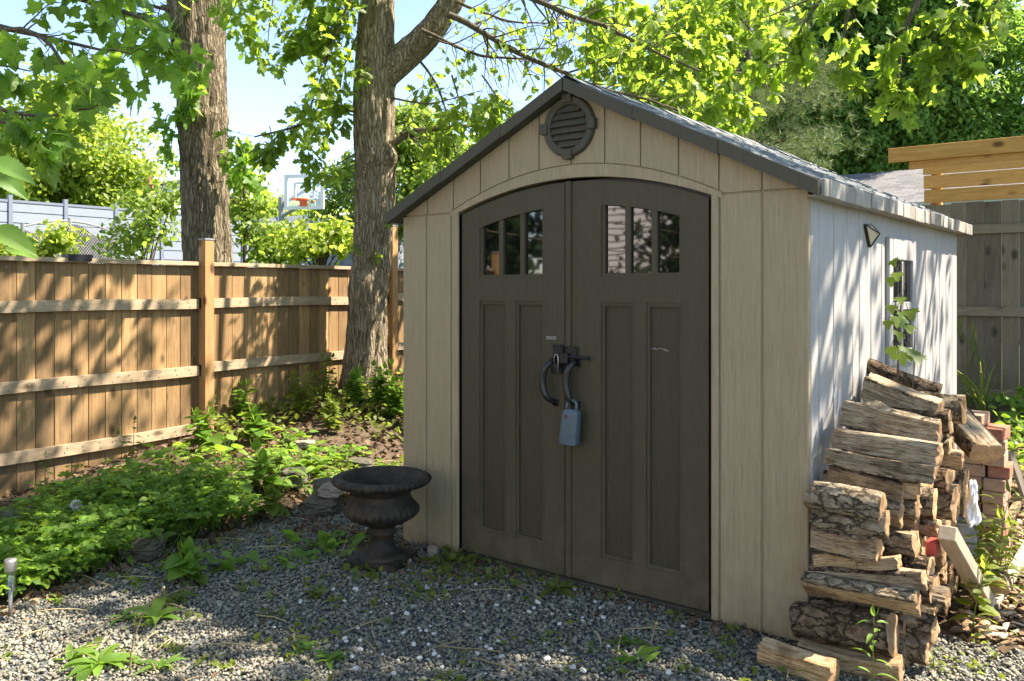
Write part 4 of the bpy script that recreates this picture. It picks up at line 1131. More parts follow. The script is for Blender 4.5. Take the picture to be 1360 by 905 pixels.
b.lathe([(0.0,0.0),(0.06,0.0),(0.07,0.16),(0.075,0.165),(0.075,0.175),(0.068,0.175),(0.06,0.02),(0.0,0.02)], (q[0], q[1]+0.10, q[2]-0.20), 32)
tag(b.build('bucket', M['grey_bucket'], smooth=False, origin=(q[0], q[1]+0.10, q[2]-0.20)), 'grey plastic bucket beside the fire wood and white bag', 'bucket')
q = at_x(1238, 724, .44); b = MB(); b.bbox(q[0]-0.02, q[0]+0.02, q[1]-0.03, q[1]+0.05, q[2]-0.04, q[2]+0.02, 0.006); tag(b.build('red_can', M['red_paint'], origin=tuple(q)), 'red metal container peeping out beside the fire wood', 'container')

# ================================================================== boards and scraps on the right
def plank(name, p0, p1, w_, t_, m, label, cat, group=None, lift=0.0):
    p0, p1 = np.array(p0), np.array(p1); L = np.linalg.norm(p1-p0); ex = (p1-p0)/L; up = np.array((0,0,1.0)); ez = up-ex*(up@ex); ez /= np.linalg.norm(ez); ey = np.cross(ez, ex)
    b = MB(); n = 8; vs = []
    b.bbox(-L/2, L/2, -w_/2, w_/2, -t_/2, t_/2, min(0.004, t_/5)); o = b.build(name, M[m]); mid = (p0+p1)/2
    o.matrix_world = Matrix(((ex[0],ey[0],ez[0],mid[0]),(ex[1],ey[1],ez[1],mid[1]),(ex[2],ey[2],ez[2],mid[2]),(0,0,0,1)))
    return tag(o, label, cat, group)
p0 = at_x(1258, 708, .50); p1 = gp(1312, 812); p1[2] += 0.03
plank('timber_offcut', p0, p1, 0.068, 0.06, 'lath', 'thick pale timber offcut leaning from the stack down to the gravel', 'timber')
p0 = gp(1318, 812); p1 = gp(1372, 728); p0[2] += 0.02; p1[2] += 0.06
plank('timber_batten', p0, p1, 0.05, 0.04, 'lath', 'pale square batten lying on the gravel at the right edge', 'timber')
p0 = at(1341, 600, 5.6); p1 = at(1362, 642, 5.5)
plank('timber_stake', p0, p1 + np.array((.05,-.05,-0.22)), 0.05, 0.025, 'grey_rail', 'grey wooden stake leaning at the right edge beside the weeds', 'timber')
q = gp(1318, 785); A = q + np.array((0.0, 0.12, 0.06)); B_ = q + np.array((0.03, -0.15, 0.05))
tag(logmesh('firewood_log', A, B_, 0.10, kind='half', bk='bark_log_pale', wd='split_wood', seed=71, roll=.5), 'short half log lying between the offcut and the batten', 'log')
for i, (x, y, x2, y2, th_) in enumerate(((1300,722,1325,690,.04),(1312,738,1340,690,.045),(1322,752,1336,720,.05),(1334,700,1352,672,.04),(1345,666,1370,680,.05),(1330,650,1355,655,.05))):
    A = gp(x, y); B_ = gp(x2, y2); A[2] += th_*.5; B_[2] += th_*.5
    lab = ['thin split stick beside the white bag','long split stick on the wood chips','stubby split stick on the wood chips','short split stick farther up the wood chips','broken board end on the wood chips at the right edge','flat wood slab among the weeds at the right'][i]
    tag(logmesh('kindling_stick', A, B_, th_, kind=('split','slab')[i%2], wd='split_wood', seed=80+i, roll=i), lab, 'stick', 'kindling scattered right of the stack')

# ================================================================== rocks, stake light, bits
def rock(name, c, size, m, label, group=None, seed=0, rz=0.0, cat='stone', flatk=6):
    n, m_ = 36, 22; vs = []
    for i in range(m_+1):
        ph = math.pi*i/m_
        for j in range(n):
            th_ = 2*math.pi*j/n; d = np.array((math.sin(ph)*math.cos(th_), math.sin(ph)*math.sin(th_), math.cos(ph)))
            k_ = (np.abs(d)**flatk).sum()**(-1/flatk)*0.82
            vs.append(d*k_)
    V = np.array(vs); V = V*(1 + 0.24*fbm(V*1.7+seed*5.1, seed, 3) + 0.13*fbm(V*np.array((2.2,2.2,9))+seed, seed+3, 3))[:, None]
    V = V*np.array(size)/2; c_, s_ = math.cos(rz), math.sin(rz); V = V @ np.array(((c_,s_,0),(-s_,c_,0),(0,0,1))) + np.array(c)
    F = [(i*n+j, (i+1)*n+j, (i+1)*n+(j+1)%n, i*n+(j+1)%n) for i in range(m_) for j in range(n)]
    o = mesh_np(name, V, F, M[m], None, False, origin=(c[0],c[1],c[2]-size[2]/2)); return tag(o, label, cat, group)
GR = 'stones edging the leafy bed'
def rk(px, py, wpx, hpx, m, label, seed, deep=0.22, rz=0.0, lift=0.0):
    g = gp(px, py + hpx*0.5); _, _, Z = proj(g); s_ = (wpx*Z/FPX, deep, hpx*Z/FPX*1.15)
    rock('stone', (g[0], g[1], g[2] + s_[2]*0.42 + lift), s_, m, label, GR, seed, YAW + rz)
rk(428, 671, 54, 24, 'rock', 'dark flat stone under the sunlit stone beside the urn', 1, .26)
g = gp(428, 683); _, _, Z = proj(g); top = g[2] + 24*Z/FPX*1.0
rock('stone', (g[0]+.03, g[1]+.05, top + .035), (38*Z/FPX, .20, 16*Z/FPX*1.1), 'rock_pale', 'pale layered flat stone lying on the dark stone beside the urn', GR, 2, YAW)
rock('stone', (g[0]-.12, g[1]+.12, top + .03), (34*Z/FPX, .22, 18*Z/FPX*1.1), 'rock', 'brown stone wedged behind the pale layered stone', GR, 3, YAW+.4)
rk(392, 634, 40, 24, 'rock', 'dark angular stone left of the flat stone pile', 4)
rk(370, 640, 26, 16, 'rock', 'small stone at the left of the dark angular stone', 44)
rk(478, 618, 44, 18, 'rock', 'weathered stone among the leaves behind the urn', 5)
rk(190, 728, 62, 30, 'rock', 'low brown stone half under the leaves', 6, .24)
rk(12, 700, 74, 50, 'rock', 'large layered grey stone at the left edge', 7, .3)
rk(52, 705, 52, 38, 'rock', 'grey stone right of the large layered stone', 8, .25)
rk(130, 664, 46, 9, 'rock_pale', 'flat pale stone on the litter below the fence', 9, .16)
rk(265, 622, 42, 9, 'rock_pale', 'flat pale stone slab beneath the fence post', 10, .16)
rk(405, 590, 34, 10, 'rock_pale', 'flat sunlit pale stone amid the ground plants', 11, .14)
rk(300, 590, 30, 10, 'rock', 'small mossy stone near the fence post', 12, .14)
g = gp(284, 612); o = brick((g[0], g[1], g[2]+.035), YAW+.3, 'brick_red', 'single red brick lying in the bed below the fence post', (0.05,0.03,0.035), None)
if 'group' in o.keys(): del o['group']
g = gp(575, 742); rock('stone', (g[0], g[1], .03), (.07, .05, .09), 'rock_pale', 'small pointed pale stone beside the urn foot', None, 15, .3)
g = gp(543, 752); rock('stone', (g[0], g[1], .018), (.035, .03, .045), 'brick_buff', 'tiny pinkish stone close to the urn foot', None, 16, .3)
# solar stake light
g = gp(14, 822); _, _, Z = proj(g); s_ = Z/FPX
st = thing('stake_light', 'small solar stake light with a clear tube at the left edge', 'garden light', g)
x, y, z0 = g; zt = z0 + 82*s_
b = MB(); b.tube([(x,y,z0-.02),(x,y,z0+36*s_)], 0.009, 10); b.build('stake', M['steel'], st, True)
b = MB(); b.lathe([(0.012,34*s_),(0.020,36*s_),(0.022,64*s_)], (x,y,z0), 20); b.build('tube', M['clear_glass'], st, True)
b = MB(); b.lathe([(0.0,63*s_),(0.024,63*s_),(0.026,65*s_),(0.026,77*s_),(0.024,79*s_),(0.0,79*s_)], (x,y,z0), 24); b.build('cap', M['steel'], st, True)
# ================================================================== leaf shapes
def fan(half, cx=0.4, fold=0.12, droop=0.18):
    pts = half + [(-x, y) for x, y in half[::-1] if abs(x) > 1e-6]
    V = [(0, cx, 0)] + [(x, y, 0) for x, y in pts]; n = len(pts)
    V = np.array([(x, y, fold*abs(x)*1.2 - droop*y*y) for x, y, z in V]); F = np.array([(0, 1+(i+1) % n, 1+i) for i in range(n)])
    return V, F
LEAF = {
 'maple': fan([(0,0),(0.09,0.05),(0.30,-0.03),(0.29,0.12),(0.54,0.22),(0.42,0.33),(0.50,0.56),(0.29,0.49),(0.20,0.60),(0.17,0.80),(0,1.0)], 0.36),
 'oak': fan([(0,0),(0.05,0.14),(0.19,0.22),(0.12,0.33),(0.31,0.45),(0.19,0.55),(0.35,0.74),(0.19,0.79),(0.15,0.94),(0,1.0)], 0.5),
 'blob': fan([(0,0),(0.30,0.18),(0.36,0.55),(0.18,0.86),(0,1.0)], 0.45),
 'simple': (np.array([(0,0,0),(0.27,0.42,0.07),(0,1,-0.10),(-0.27,0.42,0.07)]), np.array([(0,1,2),(0,2,3)])),
 'toothed': fan([(0,0),(0.20,0.12),(0.22,0.24),(0.33,0.30),(0.29,0.45),(0.33,0.55),(0.22,0.66),(0.18,0.82),(0,1.0)], 0.42, 0.15, 0.25),
 'heart': fan([(0,0.06),(0.14,-0.03),(0.33,0.08),(0.41,0.30),(0.34,0.58),(0.17,0.84),(0,1.0)], 0.42, 0.15, 0.2),
}
def lance(w, n=5, curl=0.5):
    V = []; F = []
    for i in range(n+1):
        t = i/n; ww = w*math.sin(math.pi*(0.06+0.94*t)**0.8)*0.5 if i < n else 0.002
        z = 0.28*t - curl*t*t
        V += [(-ww, t, z+ww*0.35), (0, t, z), (ww, t, z+ww*0.35)]
    for i in range(n):
        a, b_ = 3*i, 3*i+3; F += [(a,a+1,b_+1),(a,b_+1,b_),(a+1,a+2,b_+2),(a+1,b_+2,b_+1)]
    return np.array(V), np.array(F)
LEAF['lance'] = lance(0.26, 5, 0.5); LEAF['blade'] = lance(0.035, 6, 0.75); LEAF['dock'] = lance(0.36, 6, 0.6)
def tuft():
    V = []; F = []; rs = np.random.default_rng(3)
    for k in range(12):
        d = rs.normal(0,1,3); d[1] = abs(d[1])*0.8+0.5; d /= np.linalg.norm(d); s_ = np.cross(d, rs.normal(0,1,3)); s_ /= np.linalg.norm(s_); b_ = len(V)
        V += [tuple(-s_*0.02), tuple(s_*0.02), tuple(d)]; F.append((b_, b_+1, b_+2))
    return np.array(V), np.array(F)
LEAF['tuft'] = tuft()
def serrate(n=22, w=0.30):
    h = []
    for i in range(n):
        t = i/n; x = w*math.sin(math.pi*t**0.75)**0.9 + 0.002; h.append((x*(1.0 if i % 2 else 0.90), t + (0.012 if i % 2 else -0.008)))
    return fan(h + [(0, 1.0)], 0.42, 0.28, 0.35)
LEAF['serrate'] = serrate()
def unit(a): return a/(np.linalg.norm(a, axis=-1, keepdims=True)+1e-12)
def place(tmpl, pos, d, nrm, sc):
    V, F = LEAF[tmpl] if isinstance(tmpl, str) else tmpl
    N = len(pos); d = unit(d); x = unit(np.cross(d, nrm)); n = np.cross(x, d)
    sc = np.asarray(sc, float).reshape(-1, 1, 1)*np.ones((N,1,1))
    P = pos[:,None,:] + sc*(V[None,:,0:1]*x[:,None,:] + V[None,:,1:2]*d[:,None,:] + V[None,:,2:3]*n[:,None,:])
    FF = F[None] + (np.arange(N)*len(V))[:,None,None]
    return P.reshape(-1,3), FF.reshape(-1, F.shape[1])
class Leaves:
    def __init__(s): s.V = []; s.F = []; s.n = 0
    def add(s, V, F): s.V.append(V); s.F.append(F + s.n); s.n += len(V)
    def put(s, tmpl, pos, d, nrm, sc): s.add(*place(tmpl, np.atleast_2d(pos), np.atleast_2d(d), np.atleast_2d(nrm), sc))
    def build(s, name, mat, parent=None, **kw):
        if not s.V: return None
        return mesh_np(name, np.concatenate(s.V), np.concatenate(s.F), mat, parent, **kw)
def rdir(n, up=0.0, rg=rng):
    d = rg.normal(0, 1, (n,3)); d[:,2] += up; return unit(d)

def trunk_mesh(name, path, rad, mat, parent, na=84, step=0.025, depth=0.035, seed=1, fine=9.0, burls=()):
    path = [np.array(p, float) for p in path]; seg = [np.linalg.norm(b_-a) for a, b_ in zip(path[:-1], path[1:])]; cum = np.concatenate([[0], np.cumsum(seg)])
    ns = int(cum[-1]/step); s_ = np.linspace(0, cum[-1], ns)
    # smooth interpolation
    def itp(vals):
        y = np.interp(s_, cum, vals); k = max(3, int(0.25/step)); ker = np.ones(k)/k; yp = np.pad(y, (k, k), 'reflect', reflect_type='odd'); return np.convolve(yp, ker, 'same')[k:-k]
    C = np.stack([itp([p[i] for p in path]) for i in range(3)], 1); r = itp(rad)
    T = unit(np.gradient(C, axis=0)); ref = np.array((0.3,1.0,0.1)); U = unit(ref - T*(T@ref)[:,None]); W = np.cross(T, U)
    a = np.linspace(0, 2*np.pi, na, endpoint=False)
    D = np.cos(a)[None,:,None]*U[:,None,:] + np.sin(a)[None,:,None]*W[:,None,:]
    nx = np.cos(a)[None,:]*fine*0.36*np.ones((ns,1)); ny = np.sin(a)[None,:]*fine*0.36*np.ones((ns,1)); nz = (s_*1.9)[:,None]*np.ones((1,na))
    q = np.stack([nx, ny, nz], -1)
    wv = fbm(q*np.array((0.8,0.8,1.6)) + 3.3, seed+20, 2)[...,None]*0.35
    n1 = 1 - np.abs(fbm(q + wv, seed, 2))*2.4; n2 = 1 - np.abs(fbm(q*2.3 + wv*2, seed+4, 2))*2
    lump = fbm(np.stack([np.cos(a)[None,:]*0.9*np.ones((ns,1)), np.sin(a)[None,:]*0.9*np.ones((ns,1)), (s_*1.1)[:,None]*np.ones((1,na))], -1), seed+8, 2)
    rr = r[:,None]*(1 + 0.09*lump) + depth*(0.7*n1 + 0.35*n2 - 0.5)
    for (sb, ab, hb, wb) in burls:
        rr = rr + hb*np.exp(-((s_[:,None]-sb)/wb)**2)*np.exp(-(np.angle(np.exp(1j*(a[None,:]-ab)))/0.8)**2)*(1 + 0.5*fbm(q*2, seed+30, 2))
    V = (C[:,None,:] + D*rr[...,None]).reshape(-1,3)
    i, j = np.meshgrid(np.arange(ns-1), np.arange(na), indexing='ij'); i = i.ravel(); j = j.ravel(); j2 = (j+1) % na
    F = np.stack([i*na+j, i*na+j2, (i+1)*na+j2, (i+1)*na+j], 1)
    return mesh_np(name, V, F, M[mat], parent, True)

def curve_pts(pts, n=14, wob=0.04, rg=rng):
    pts = np.array(pts, float); m = len(pts); t = np.linspace(0, m-1, n)
    P = np.stack([np.interp(t, np.arange(m), pts[:,k]) for k in range(3)], 1)
    if m > 2:
        for _ in range(2): P[1:-1] = 0.25*P[:-2] + 0.5*P[1:-1] + 0.25*P[2:]
    L = np.linalg.norm(pts[-1]-pts[0]); w_ = rg.normal(0, 1, (n,3)).cumsum(0); w_ -= np.linspace(0,1,n)[:,None]*w_[-1] + np.linspace(1,0,n)[:,None]*w_[0]
    return P + w_*wob*L/n
def spray(tree, pts, r0, r1, ntw, twl, nleaf, lk, ls, droop=0.25, start=0.15, spread=1.0, leafstart=0.25, seed=None, nrm_up=0.5):
    """a branch with side twigs; leaves sit along the twigs"""
    P = curve_pts(pts, 16); n = len(P); tree.wood.tube(P, list(np.linspace(r0, r1, n)), 7, False)
    T = unit(np.gradient(P, axis=0))
    for k in range(ntw):
        t = start + (1-start)*(k+rng.uniform(0,1))/ntw; f = t*(n-1); i = min(int(f), n-2); p = P[i] + (P[i+1]-P[i])*(f-i)
        sd_ = unit(np.cross(T[i], rdir(1)[0])); d = unit(T[i]*rng.uniform(0.2,1.0) + sd_*spread*rng.uniform(0.5,1.1))
        L = twl*rng.uniform(0.45,1.25)*(1.1-0.4*t); m = 7; q = [p]; dd = d.copy()
        for j in range(m):
            dd = unit(dd + rng.normal(0,0.18,3) + np.array((0,0,-droop*0.35))); q.append(q[-1] + dd*L/m)
        q = np.array(q); rt = max(0.0016, (r0+(r1-r0)*t)*0.35); tree.wood.tube(q, list(np.linspace(rt, 0.0012, m+1)), 4, False)
        if nleaf <= 0: continue
        nl = max(1, int(nleaf*rng.uniform(0.6,1.4))); u = rng.uniform(leafstart,1.02,nl)**0.7*m; ii = np.minimum(u.astype(int), m-1)
        pos = q[ii] + (q[ii+1]-q[ii])*(u-ii)[:,None]
        td = unit(q[ii+1]-q[ii]); ld = unit(td*0.5 + rdir(nl)*0.95 + np.array((0,0,-droop)))
        pos = pos + ld*ls*0.25
        nr = unit(rdir(nl)*0.8 + np.array((0,0,nrm_up+0.3)))
        tree.leaves.put(lk, pos, ld, nr, ls*rng.uniform(0.55,1.15,nl))
class Tree:
    def __init__(s, name, label, base, cat='tree', group=None):
        s.root = thing(name, label, cat, base, group); s.wood = MB(); s.leaves = Leaves()
    def done(s, wmat, lmat, wname='branches', lname='crown'):
        if s.wood.v: s.wood.build(wname, M[wmat], s.root, True)
        s.leaves.build(lname, M[lmat], s.root)
        return s.root
def A_(l, Z): return [at(p[0], p[1], (Z if len(p) < 3 else p[2])) for p in l]

# ================================================================== the oak in front of the fence
ZO = 8.7
ob = at(483, 520, ZO); ob[2] = float(terrain(ob[0], ob[1]))
oak = Tree('oak_tree', 'rough barked oak with a heavy right fork, growing inside the cedar fence', ob)
pts = [np.array((ob[0], ob[1], ob[2]-0.15))] + A_([(484,500),(488,430),(495,330),(499,250),(497,170),(498,100),(500,20),(503,-80),(508,-220),(515,-400)], ZO)
s8 = ZO/FPX
trunk_mesh('trunk', pts, [0.27,0.235,0.200,0.198,0.198,0.205,0.202,0.172,0.165,0.14,0.09], 'bark_oak', oak.root, depth=0.034, seed=2, burls=[(1.2,3.5,0.05,0.15),(2.55,4.9,0.07,0.10),(2.62,0.6,0.05,0.14)])
trunk_mesh('limb', A_([(496,118),(520,88),(548,66),(575,40),(597,8),(612,-25),(650,-120),(720,-260)], ZO), [0.13,0.155,0.140,0.135,0.130,0.12,0.10,0.06], 'bark_oak', oak.root, na=60, depth=0.026, seed=12)
S = lambda l, Z=ZO, **kw: spray(oak, A_(l, Z), **kw)
# thin limbs and twigs with leaves, left of the trunk
S([(478,148),(442,141),(401,166),(338,182)], r0=.030, r1=.008, ntw=20, twl=.45, nleaf=12, lk='oak', ls=.12, droop=.5)
S([(474,-20),(440,60),(425,110),(408,150)], 8.3, r0=.016, r1=.004, ntw=22, twl=.42, nleaf=11, lk='oak', ls=.12)
S([(478,40),(455,90),(448,150)], 8.5, r0=.012, r1=.003, ntw=14, twl=.35, nleaf=11, lk='oak', ls=.11)
S([(440,-60),(418,-5),(402,50)], 8.2, r0=.014, r1=.004, ntw=22, twl=.42, nleaf=14, lk='oak', ls=.13)
S([(470,-50),(452,5),(440,40)], 8.4, r0=.014, r1=.004, ntw=22, twl=.40, nleaf=14, lk='oak', ls=.13)
S([(385,-70),(362,0),(352,75)], 8.0, r0=.010, r1=.003, ntw=13, twl=.32, nleaf=9, lk='oak', ls=.12)
S([(340,-70),(318,-10),(305,25)], 7.9, r0=.010, r1=.003, ntw=12, twl=.36, nleaf=10, lk='oak', ls=.12)
S([(358,168),(362,185),(352,205)], 8.6, r0=.006, r1=.002, ntw=9, twl=.25, nleaf=10, lk='oak', ls=.11, droop=.6)
S([(415,180),(408,195),(412,208)], 8.6, r0=.005, r1=.002, ntw=8, twl=.22, nleaf=9, lk='oak', ls=.10, droop=.6)
S([(470,205),(440,222),(415,226)], 8.6, r0=.006, r1=.002, ntw=8, twl=.22, nleaf=8, lk='oak', ls=.10, droop=.5)
# right of the trunk
S([(516,196),(543,174),(604,168),(668,162)], r0=.045, r1=.010, ntw=22, twl=.50, nleaf=9, lk='oak', ls=.12)
S([(560,172),(600,215),(625,250)], 8.5, r0=.008, r1=.003, ntw=12, twl=.40, nleaf=9, lk='oak', ls=.12, droop=.5)
S([(600,100),(615,150),(640,185)], 8.3, r0=.010, r1=.003, ntw=16, twl=.45, nleaf=11, lk='oak', ls=.13, droop=.4)
S([(640,100),(660,130),(690,150)], 8.0, r0=.010, r1=.003, ntw=16, twl=.42, nleaf=12, lk='oak', ls=.13, droop=.4)
S([(520,130),(570,140),(640,120)], 8.4, r0=.012, r1=.003, ntw=16, twl=.5, nleaf=6, lk='oak', ls=.12)
S([(545,65),(580,110),(600,180),(610,240)], 8.5, r0=.016, r1=.004, ntw=18, twl=.5, nleaf=5, lk='oak', ls=.12, droop=.5)
S([(570,50),(600,60),(640,40)], 8.4, r0=.012, r1=.004, ntw=18, twl=.5, nleaf=4, lk='oak', ls=.11)
# the two long limbs crossing above the gable, mostly bare twigs
S([(596,20),(625,30),(672,66),(748,95),(790,118),(850,128),(905,148)], 8.2, r0=.034, r1=.010, ntw=56, twl=.75, nleaf=3, lk='oak', ls=.12, droop=.0, spread=1.3)
S([(610,-40),(700,-8),(740,12),(800,30),(850,62),(930,95)], 8.0, r0=.034, r1=.010, ntw=56, twl=.7, nleaf=4, lk='oak', ls=.12, droop=.0, spread=1.3)
S([(560,40),(640,75),(720,80),(800,150)], 8.5, r0=.020, r1=.004, ntw=30, twl=.6, nleaf=1, lk='oak', ls=.11, droop=.1, spread=1.3)
S([(600,0),(680,30),(760,30)], 8.6, r0=.018, r1=.004, ntw=30, twl=.6, nleaf=1, lk='oak', ls=.11, droop=.1, spread=1.3)
# dense sunlit foliage right of the gable
for k in range(26):
    x0 = rng.uniform(770, 1010); y0 = rng.uniform(-90, 60); L = rng.uniform(60, 130)
    S([(x0, y0), (x0+rng.uniform(-20,35), y0+L*.5), (x0+rng.uniform(-25,50), y0+L)], rng.uniform(9.6, 12.6), r0=.010, r1=.003, ntw=15, twl=.50, nleaf=11, lk='oak', ls=.15, droop=.35)
for (x0,y0,x1,y1) in ((850,110,900,175),(900,90,960,190),(940,60,985,150),(830,60,870,130),(980,20,1030,90),(820,20,800,80),(760,140,800,150)):
    S([(x0,y0),((x0+x1)/2,(y0+y1)/2-5),(x1,y1)], rng.uniform(9.8,12), r0=.012, r1=.003, ntw=16, twl=.5, nleaf=12, lk='oak', ls=.15, droop=.4)
# little epicormic shoots on the trunk
for (x, y) in ((470,250),(512,285),(505,330),(478,320)):
    S([(x, y), (x+rng.uniform(-12,12), y+8)], ZO-0.2, r0=.004, r1=.002, ntw=5, twl=.10, nleaf=4, lk='oak', ls=.055)

# ================================================================== the big trunk outside the fence
ZM = 9.5
mb_ = at(277, 480, ZM); mb_[2] = float(terrain(mb_[0], mb_[1]))
mt = Tree('maple_tree', 'thick furrowed trunk standing just outside the cedar fence, leaning slightly left', mb_)
pts = [np.array((mb_[0], mb_[1], mb_[2]-.1))] + A_([(280,430),(276,340),(272,240),(270,170),(266,90),(262,20),(258,-60),(255,-200),(250,-420)], ZM)
trunk_mesh('trunk', pts, [0.32,0.27,0.245,0.245,0.262,0.272,0.30,0.28,0.24,0.15], 'bark_maple', mt.root, depth=0.036, seed=5, burls=[(3.1,3.9,.05,.12)])
trunk_mesh('limb', A_([(268,40),(285,-10),(305,-80),(350,-250)], ZM), [0.17,0.17,0.15,0.09], 'bark_maple', mt.root, na=60, depth=0.024, seed=15)
Sm = lambda l, Z=ZM, **kw: spray(mt, A_(l, Z), **kw)
Sm([(240,18),(205,8),(170,-5),(140,15)], r0=.025, r1=.006, ntw=12, twl=.4, nleaf=6, lk='maple', ls=.12)
Sm([(262,60),(250,105),(243,140)], 9.1, r0=.008, r1=.003, ntw=12, twl=.22, nleaf=7, lk='maple', ls=.15, droop=.5)
Sm([(292,170),(318,195),(330,240)], 9.2, r0=.010, r1=.003, ntw=16, twl=.35, nleaf=9, lk='maple', ls=.12, droop=.5)
Sm([(240,165),(222,150),(216,190)], 9.2, r0=.008, r1=.003, ntw=10, twl=.3, nleaf=6, lk='maple', ls=.10, droop=.5)
Sm([(262,-20),(215,20),(196,60)], 9.3, r0=.012, r1=.003, ntw=14, twl=.35, nleaf=8, lk='maple', ls=.13)
Sm([(310,-60),(318,0),(335,40)], 9.0, r0=.012, r1=.003, ntw=12, twl=.35, nleaf=8, lk='oak', ls=.12)

# ================================================================== maple whose boughs reach in at the upper left
lb_ = np.array((-5.95, -2.95, 0.0))
lm = Tree('near_maple', 'maple with broad dark green leaves hanging in at the upper left', lb_)
trunk_mesh('trunk', [lb_+(0,0,-.2), lb_+(0,0,1.2), lb_+(.05,.1,3.0), lb_+(.1,.2,5.5), lb_+(.1,.3,8)], [.26,.21,.19,.15,.06], 'bark_maple', lm.root, na=48, step=.06, seed=25)
Sl = lambda l, Z=4.6, **kw: spray(lm, A_(l, Z), **kw)
top = lb_ + np.array((.08,.15,3.6))
def Sl2(l, Z, **kw): spray(lm, [top] + A_(l, Z), start=.5, **kw)
Sl2([(-60,20),(70,50),(175,72)], 4.6, r0=.03, r1=.004, ntw=15, twl=.34, nleaf=7, lk='maple', ls=0.105, droop=.35)
Sl2([(-60,-30),(90,-5),(200,30),(228,72)], 4.8, r0=.03, r1=.004, ntw=16, twl=.36, nleaf=7, lk='maple', ls=0.105, droop=.35)
Sl2([(-60,60),(40,30),(110,110),(125,112)], 4.4, r0=.02, r1=.003, ntw=9, twl=.24, nleaf=6, lk='maple', ls=0.098, droop=.35)
Sl2([(-70,110),(40,145),(130,140)], 4.2, r0=.02, r1=.003, ntw=11, twl=.24, nleaf=7, lk='maple', ls=0.101, droop=.4)
Sl2([(-60,150),(20,175),(60,190)], 4.0, r0=.014, r1=.003, ntw=9, twl=.22, nleaf=8, lk='maple', ls=0.101, droop=.5)
Sl2([(-60,-60),(60,-50),(150,-20)], 4.4, r0=.03, r1=.004, ntw=15, twl=.36, nleaf=8, lk='maple', ls=0.105, droop=.4)
Sl2([(-90,60),(-20,80),(40,95)], 4.3, r0=.02, r1=.003, ntw=8, twl=.3, nleaf=6, lk='maple', ls=0.105, droop=.4)
for (px, py, Z, dx, dz, sc) in ((-14,215,2.0,1,-.25,.105),(-12,305,2.0,1,-.35,.11),(8,330,2.3,1,-.1,.08),(-6,232,2.1,.9,-.5,.09),(15,322,2.4,.8,.2,.07)):
    lm.leaves.put('serrate', at(px, py, Z), RGT*dx + np.array((0,0,dz)), unit(np.array((.2,-.6,.75))), sc)
lm.wood.tube(curve_pts([lb_ + np.array((.05,.1,2.6))] + A_([(-120,240),(-14,215)], 2.0), 10), [.012]*3 + [.005]*7, 5)
lm.wood.tube(curve_pts([lb_ + np.array((.05,.1,2.3))] + A_([(-140,330),(-12,305)], 2.0), 10), [.012]*3 + [.005]*7, 5)

# ================================================================== maple right of the picture, overhanging the wood pile
rb = np.array((6.6, 2.6, 0.15))
rm = Tree('overhanging_maple', 'maple with bright sunlit lobed leaves hanging in at the top right', rb)
trunk_mesh('trunk', [rb+(0,0,-.2), rb+(0,0,1.5), rb+(-.1,-.1,3.5), rb+(-.2,-.1,6), rb+(-.2,-.1,9)], [.30,.24,.21,.16,.06], 'bark_maple', rm.root, na=48, step=.06, seed=26)
rtop = rb + np.array((-.15,-.1,4.6))
def Sr(l, Z, **kw): spray(rm, [rtop] + A_(l, Z), start=.42, **kw)
Sr([(1290,-120),(1150,-30),(1120,40),(1130,110)], 6.4, r0=.035, r1=.004, ntw=17, twl=.34, nleaf=10, lk='maple', ls=.11, droop=.4)
Sr([(1300,-90),(1210,10),(1195,90),(1190,120)], 6.2, r0=.035, r1=.004, ntw=17, twl=.32, nleaf=10, lk='maple', ls=.11, droop=.4)
Sr([(1340,-90),(1255,20),(1235,80),(1240,105)], 6.2, r0=.03, r1=.004, ntw=17, twl=.30, nleaf=10, lk='maple', ls=.11, droop=.4)
Sr([(1290,-120),(1090,-20),(1050,50),(1045,70)], 6.6, r0=.03, r1=.004, ntw=17, twl=.34, nleaf=10, lk='maple', ls=.11, droop=.4)
Sr([(1360,-90),(1300,20),(1287,95)], 6.2, r0=.02, r1=.003, ntw=14, twl=.26, nleaf=8, lk='maple', ls=.12, droop=.5)
Sr([(1360,-110),(1200,-60),(1100,-20),(990,30)], 6.8, r0=.03, r1=.004, ntw=14, twl=.36, nleaf=10, lk='maple', ls=.11, droop=.4)

# ================================================================== canopy above the picture: unseen crowns, shaped by the shade they should cast
def shade_at(x, y):
    d = 0.95
    d = np.where(x > 0.14, 0.16, d); d = np.where(x > 0.5, 0.0, d)
    d = np.where((x > -0.35) & (x <= 0.14) & (y > -0.4), 0.58, d)            # side wall and its eave
    d = np.where((x > -0.35) & (x <= 0.5) & (y > 2.1), 0.22, d)
    d = np.where((x < -4.7) & (y > -1.6) & (y < 1.2), 0.54, d); d = np.where((x < -4.7) & (y >= 1.2), 0.08, d)                            # fence
    d = np.where((x < -2.6) & (x >= -4.7) & (y > 0.6), 0.03, d)               # back of the bed
    d = np.where((x < -0.5) & (x > -3.3) & (y < -0.95) & (y > -2.8), 0.42, d)    # dapples on the gravel
    d = np.where((x > -2.3) & (x <= -0.35) & (y > 0.35), 0.10, d)              # roof
    d = np.where(y < -2.8, 0.30, d)
    return d
NC = 5200
P = np.stack([rng.uniform(-7.5, 8.5, NC), rng.uniform(-4.5, 9.5, NC), rng.uniform(4.6, 9.0, NC)], 1)
px_, py_, Zp = proj(P); inside = (Zp > 0.2) & (px_ > -120) & (px_ < 1480) & (py_ > -110)
sh_ = P - SUN*((P[:,2:3]-0.9)/SUN[2])
keep = (~inside) & (sh_[:,0] > -6.6) & (sh_[:,0] < 2.0) & (sh_[:,1] > -5.5) & (sh_[:,1] < 4.5)
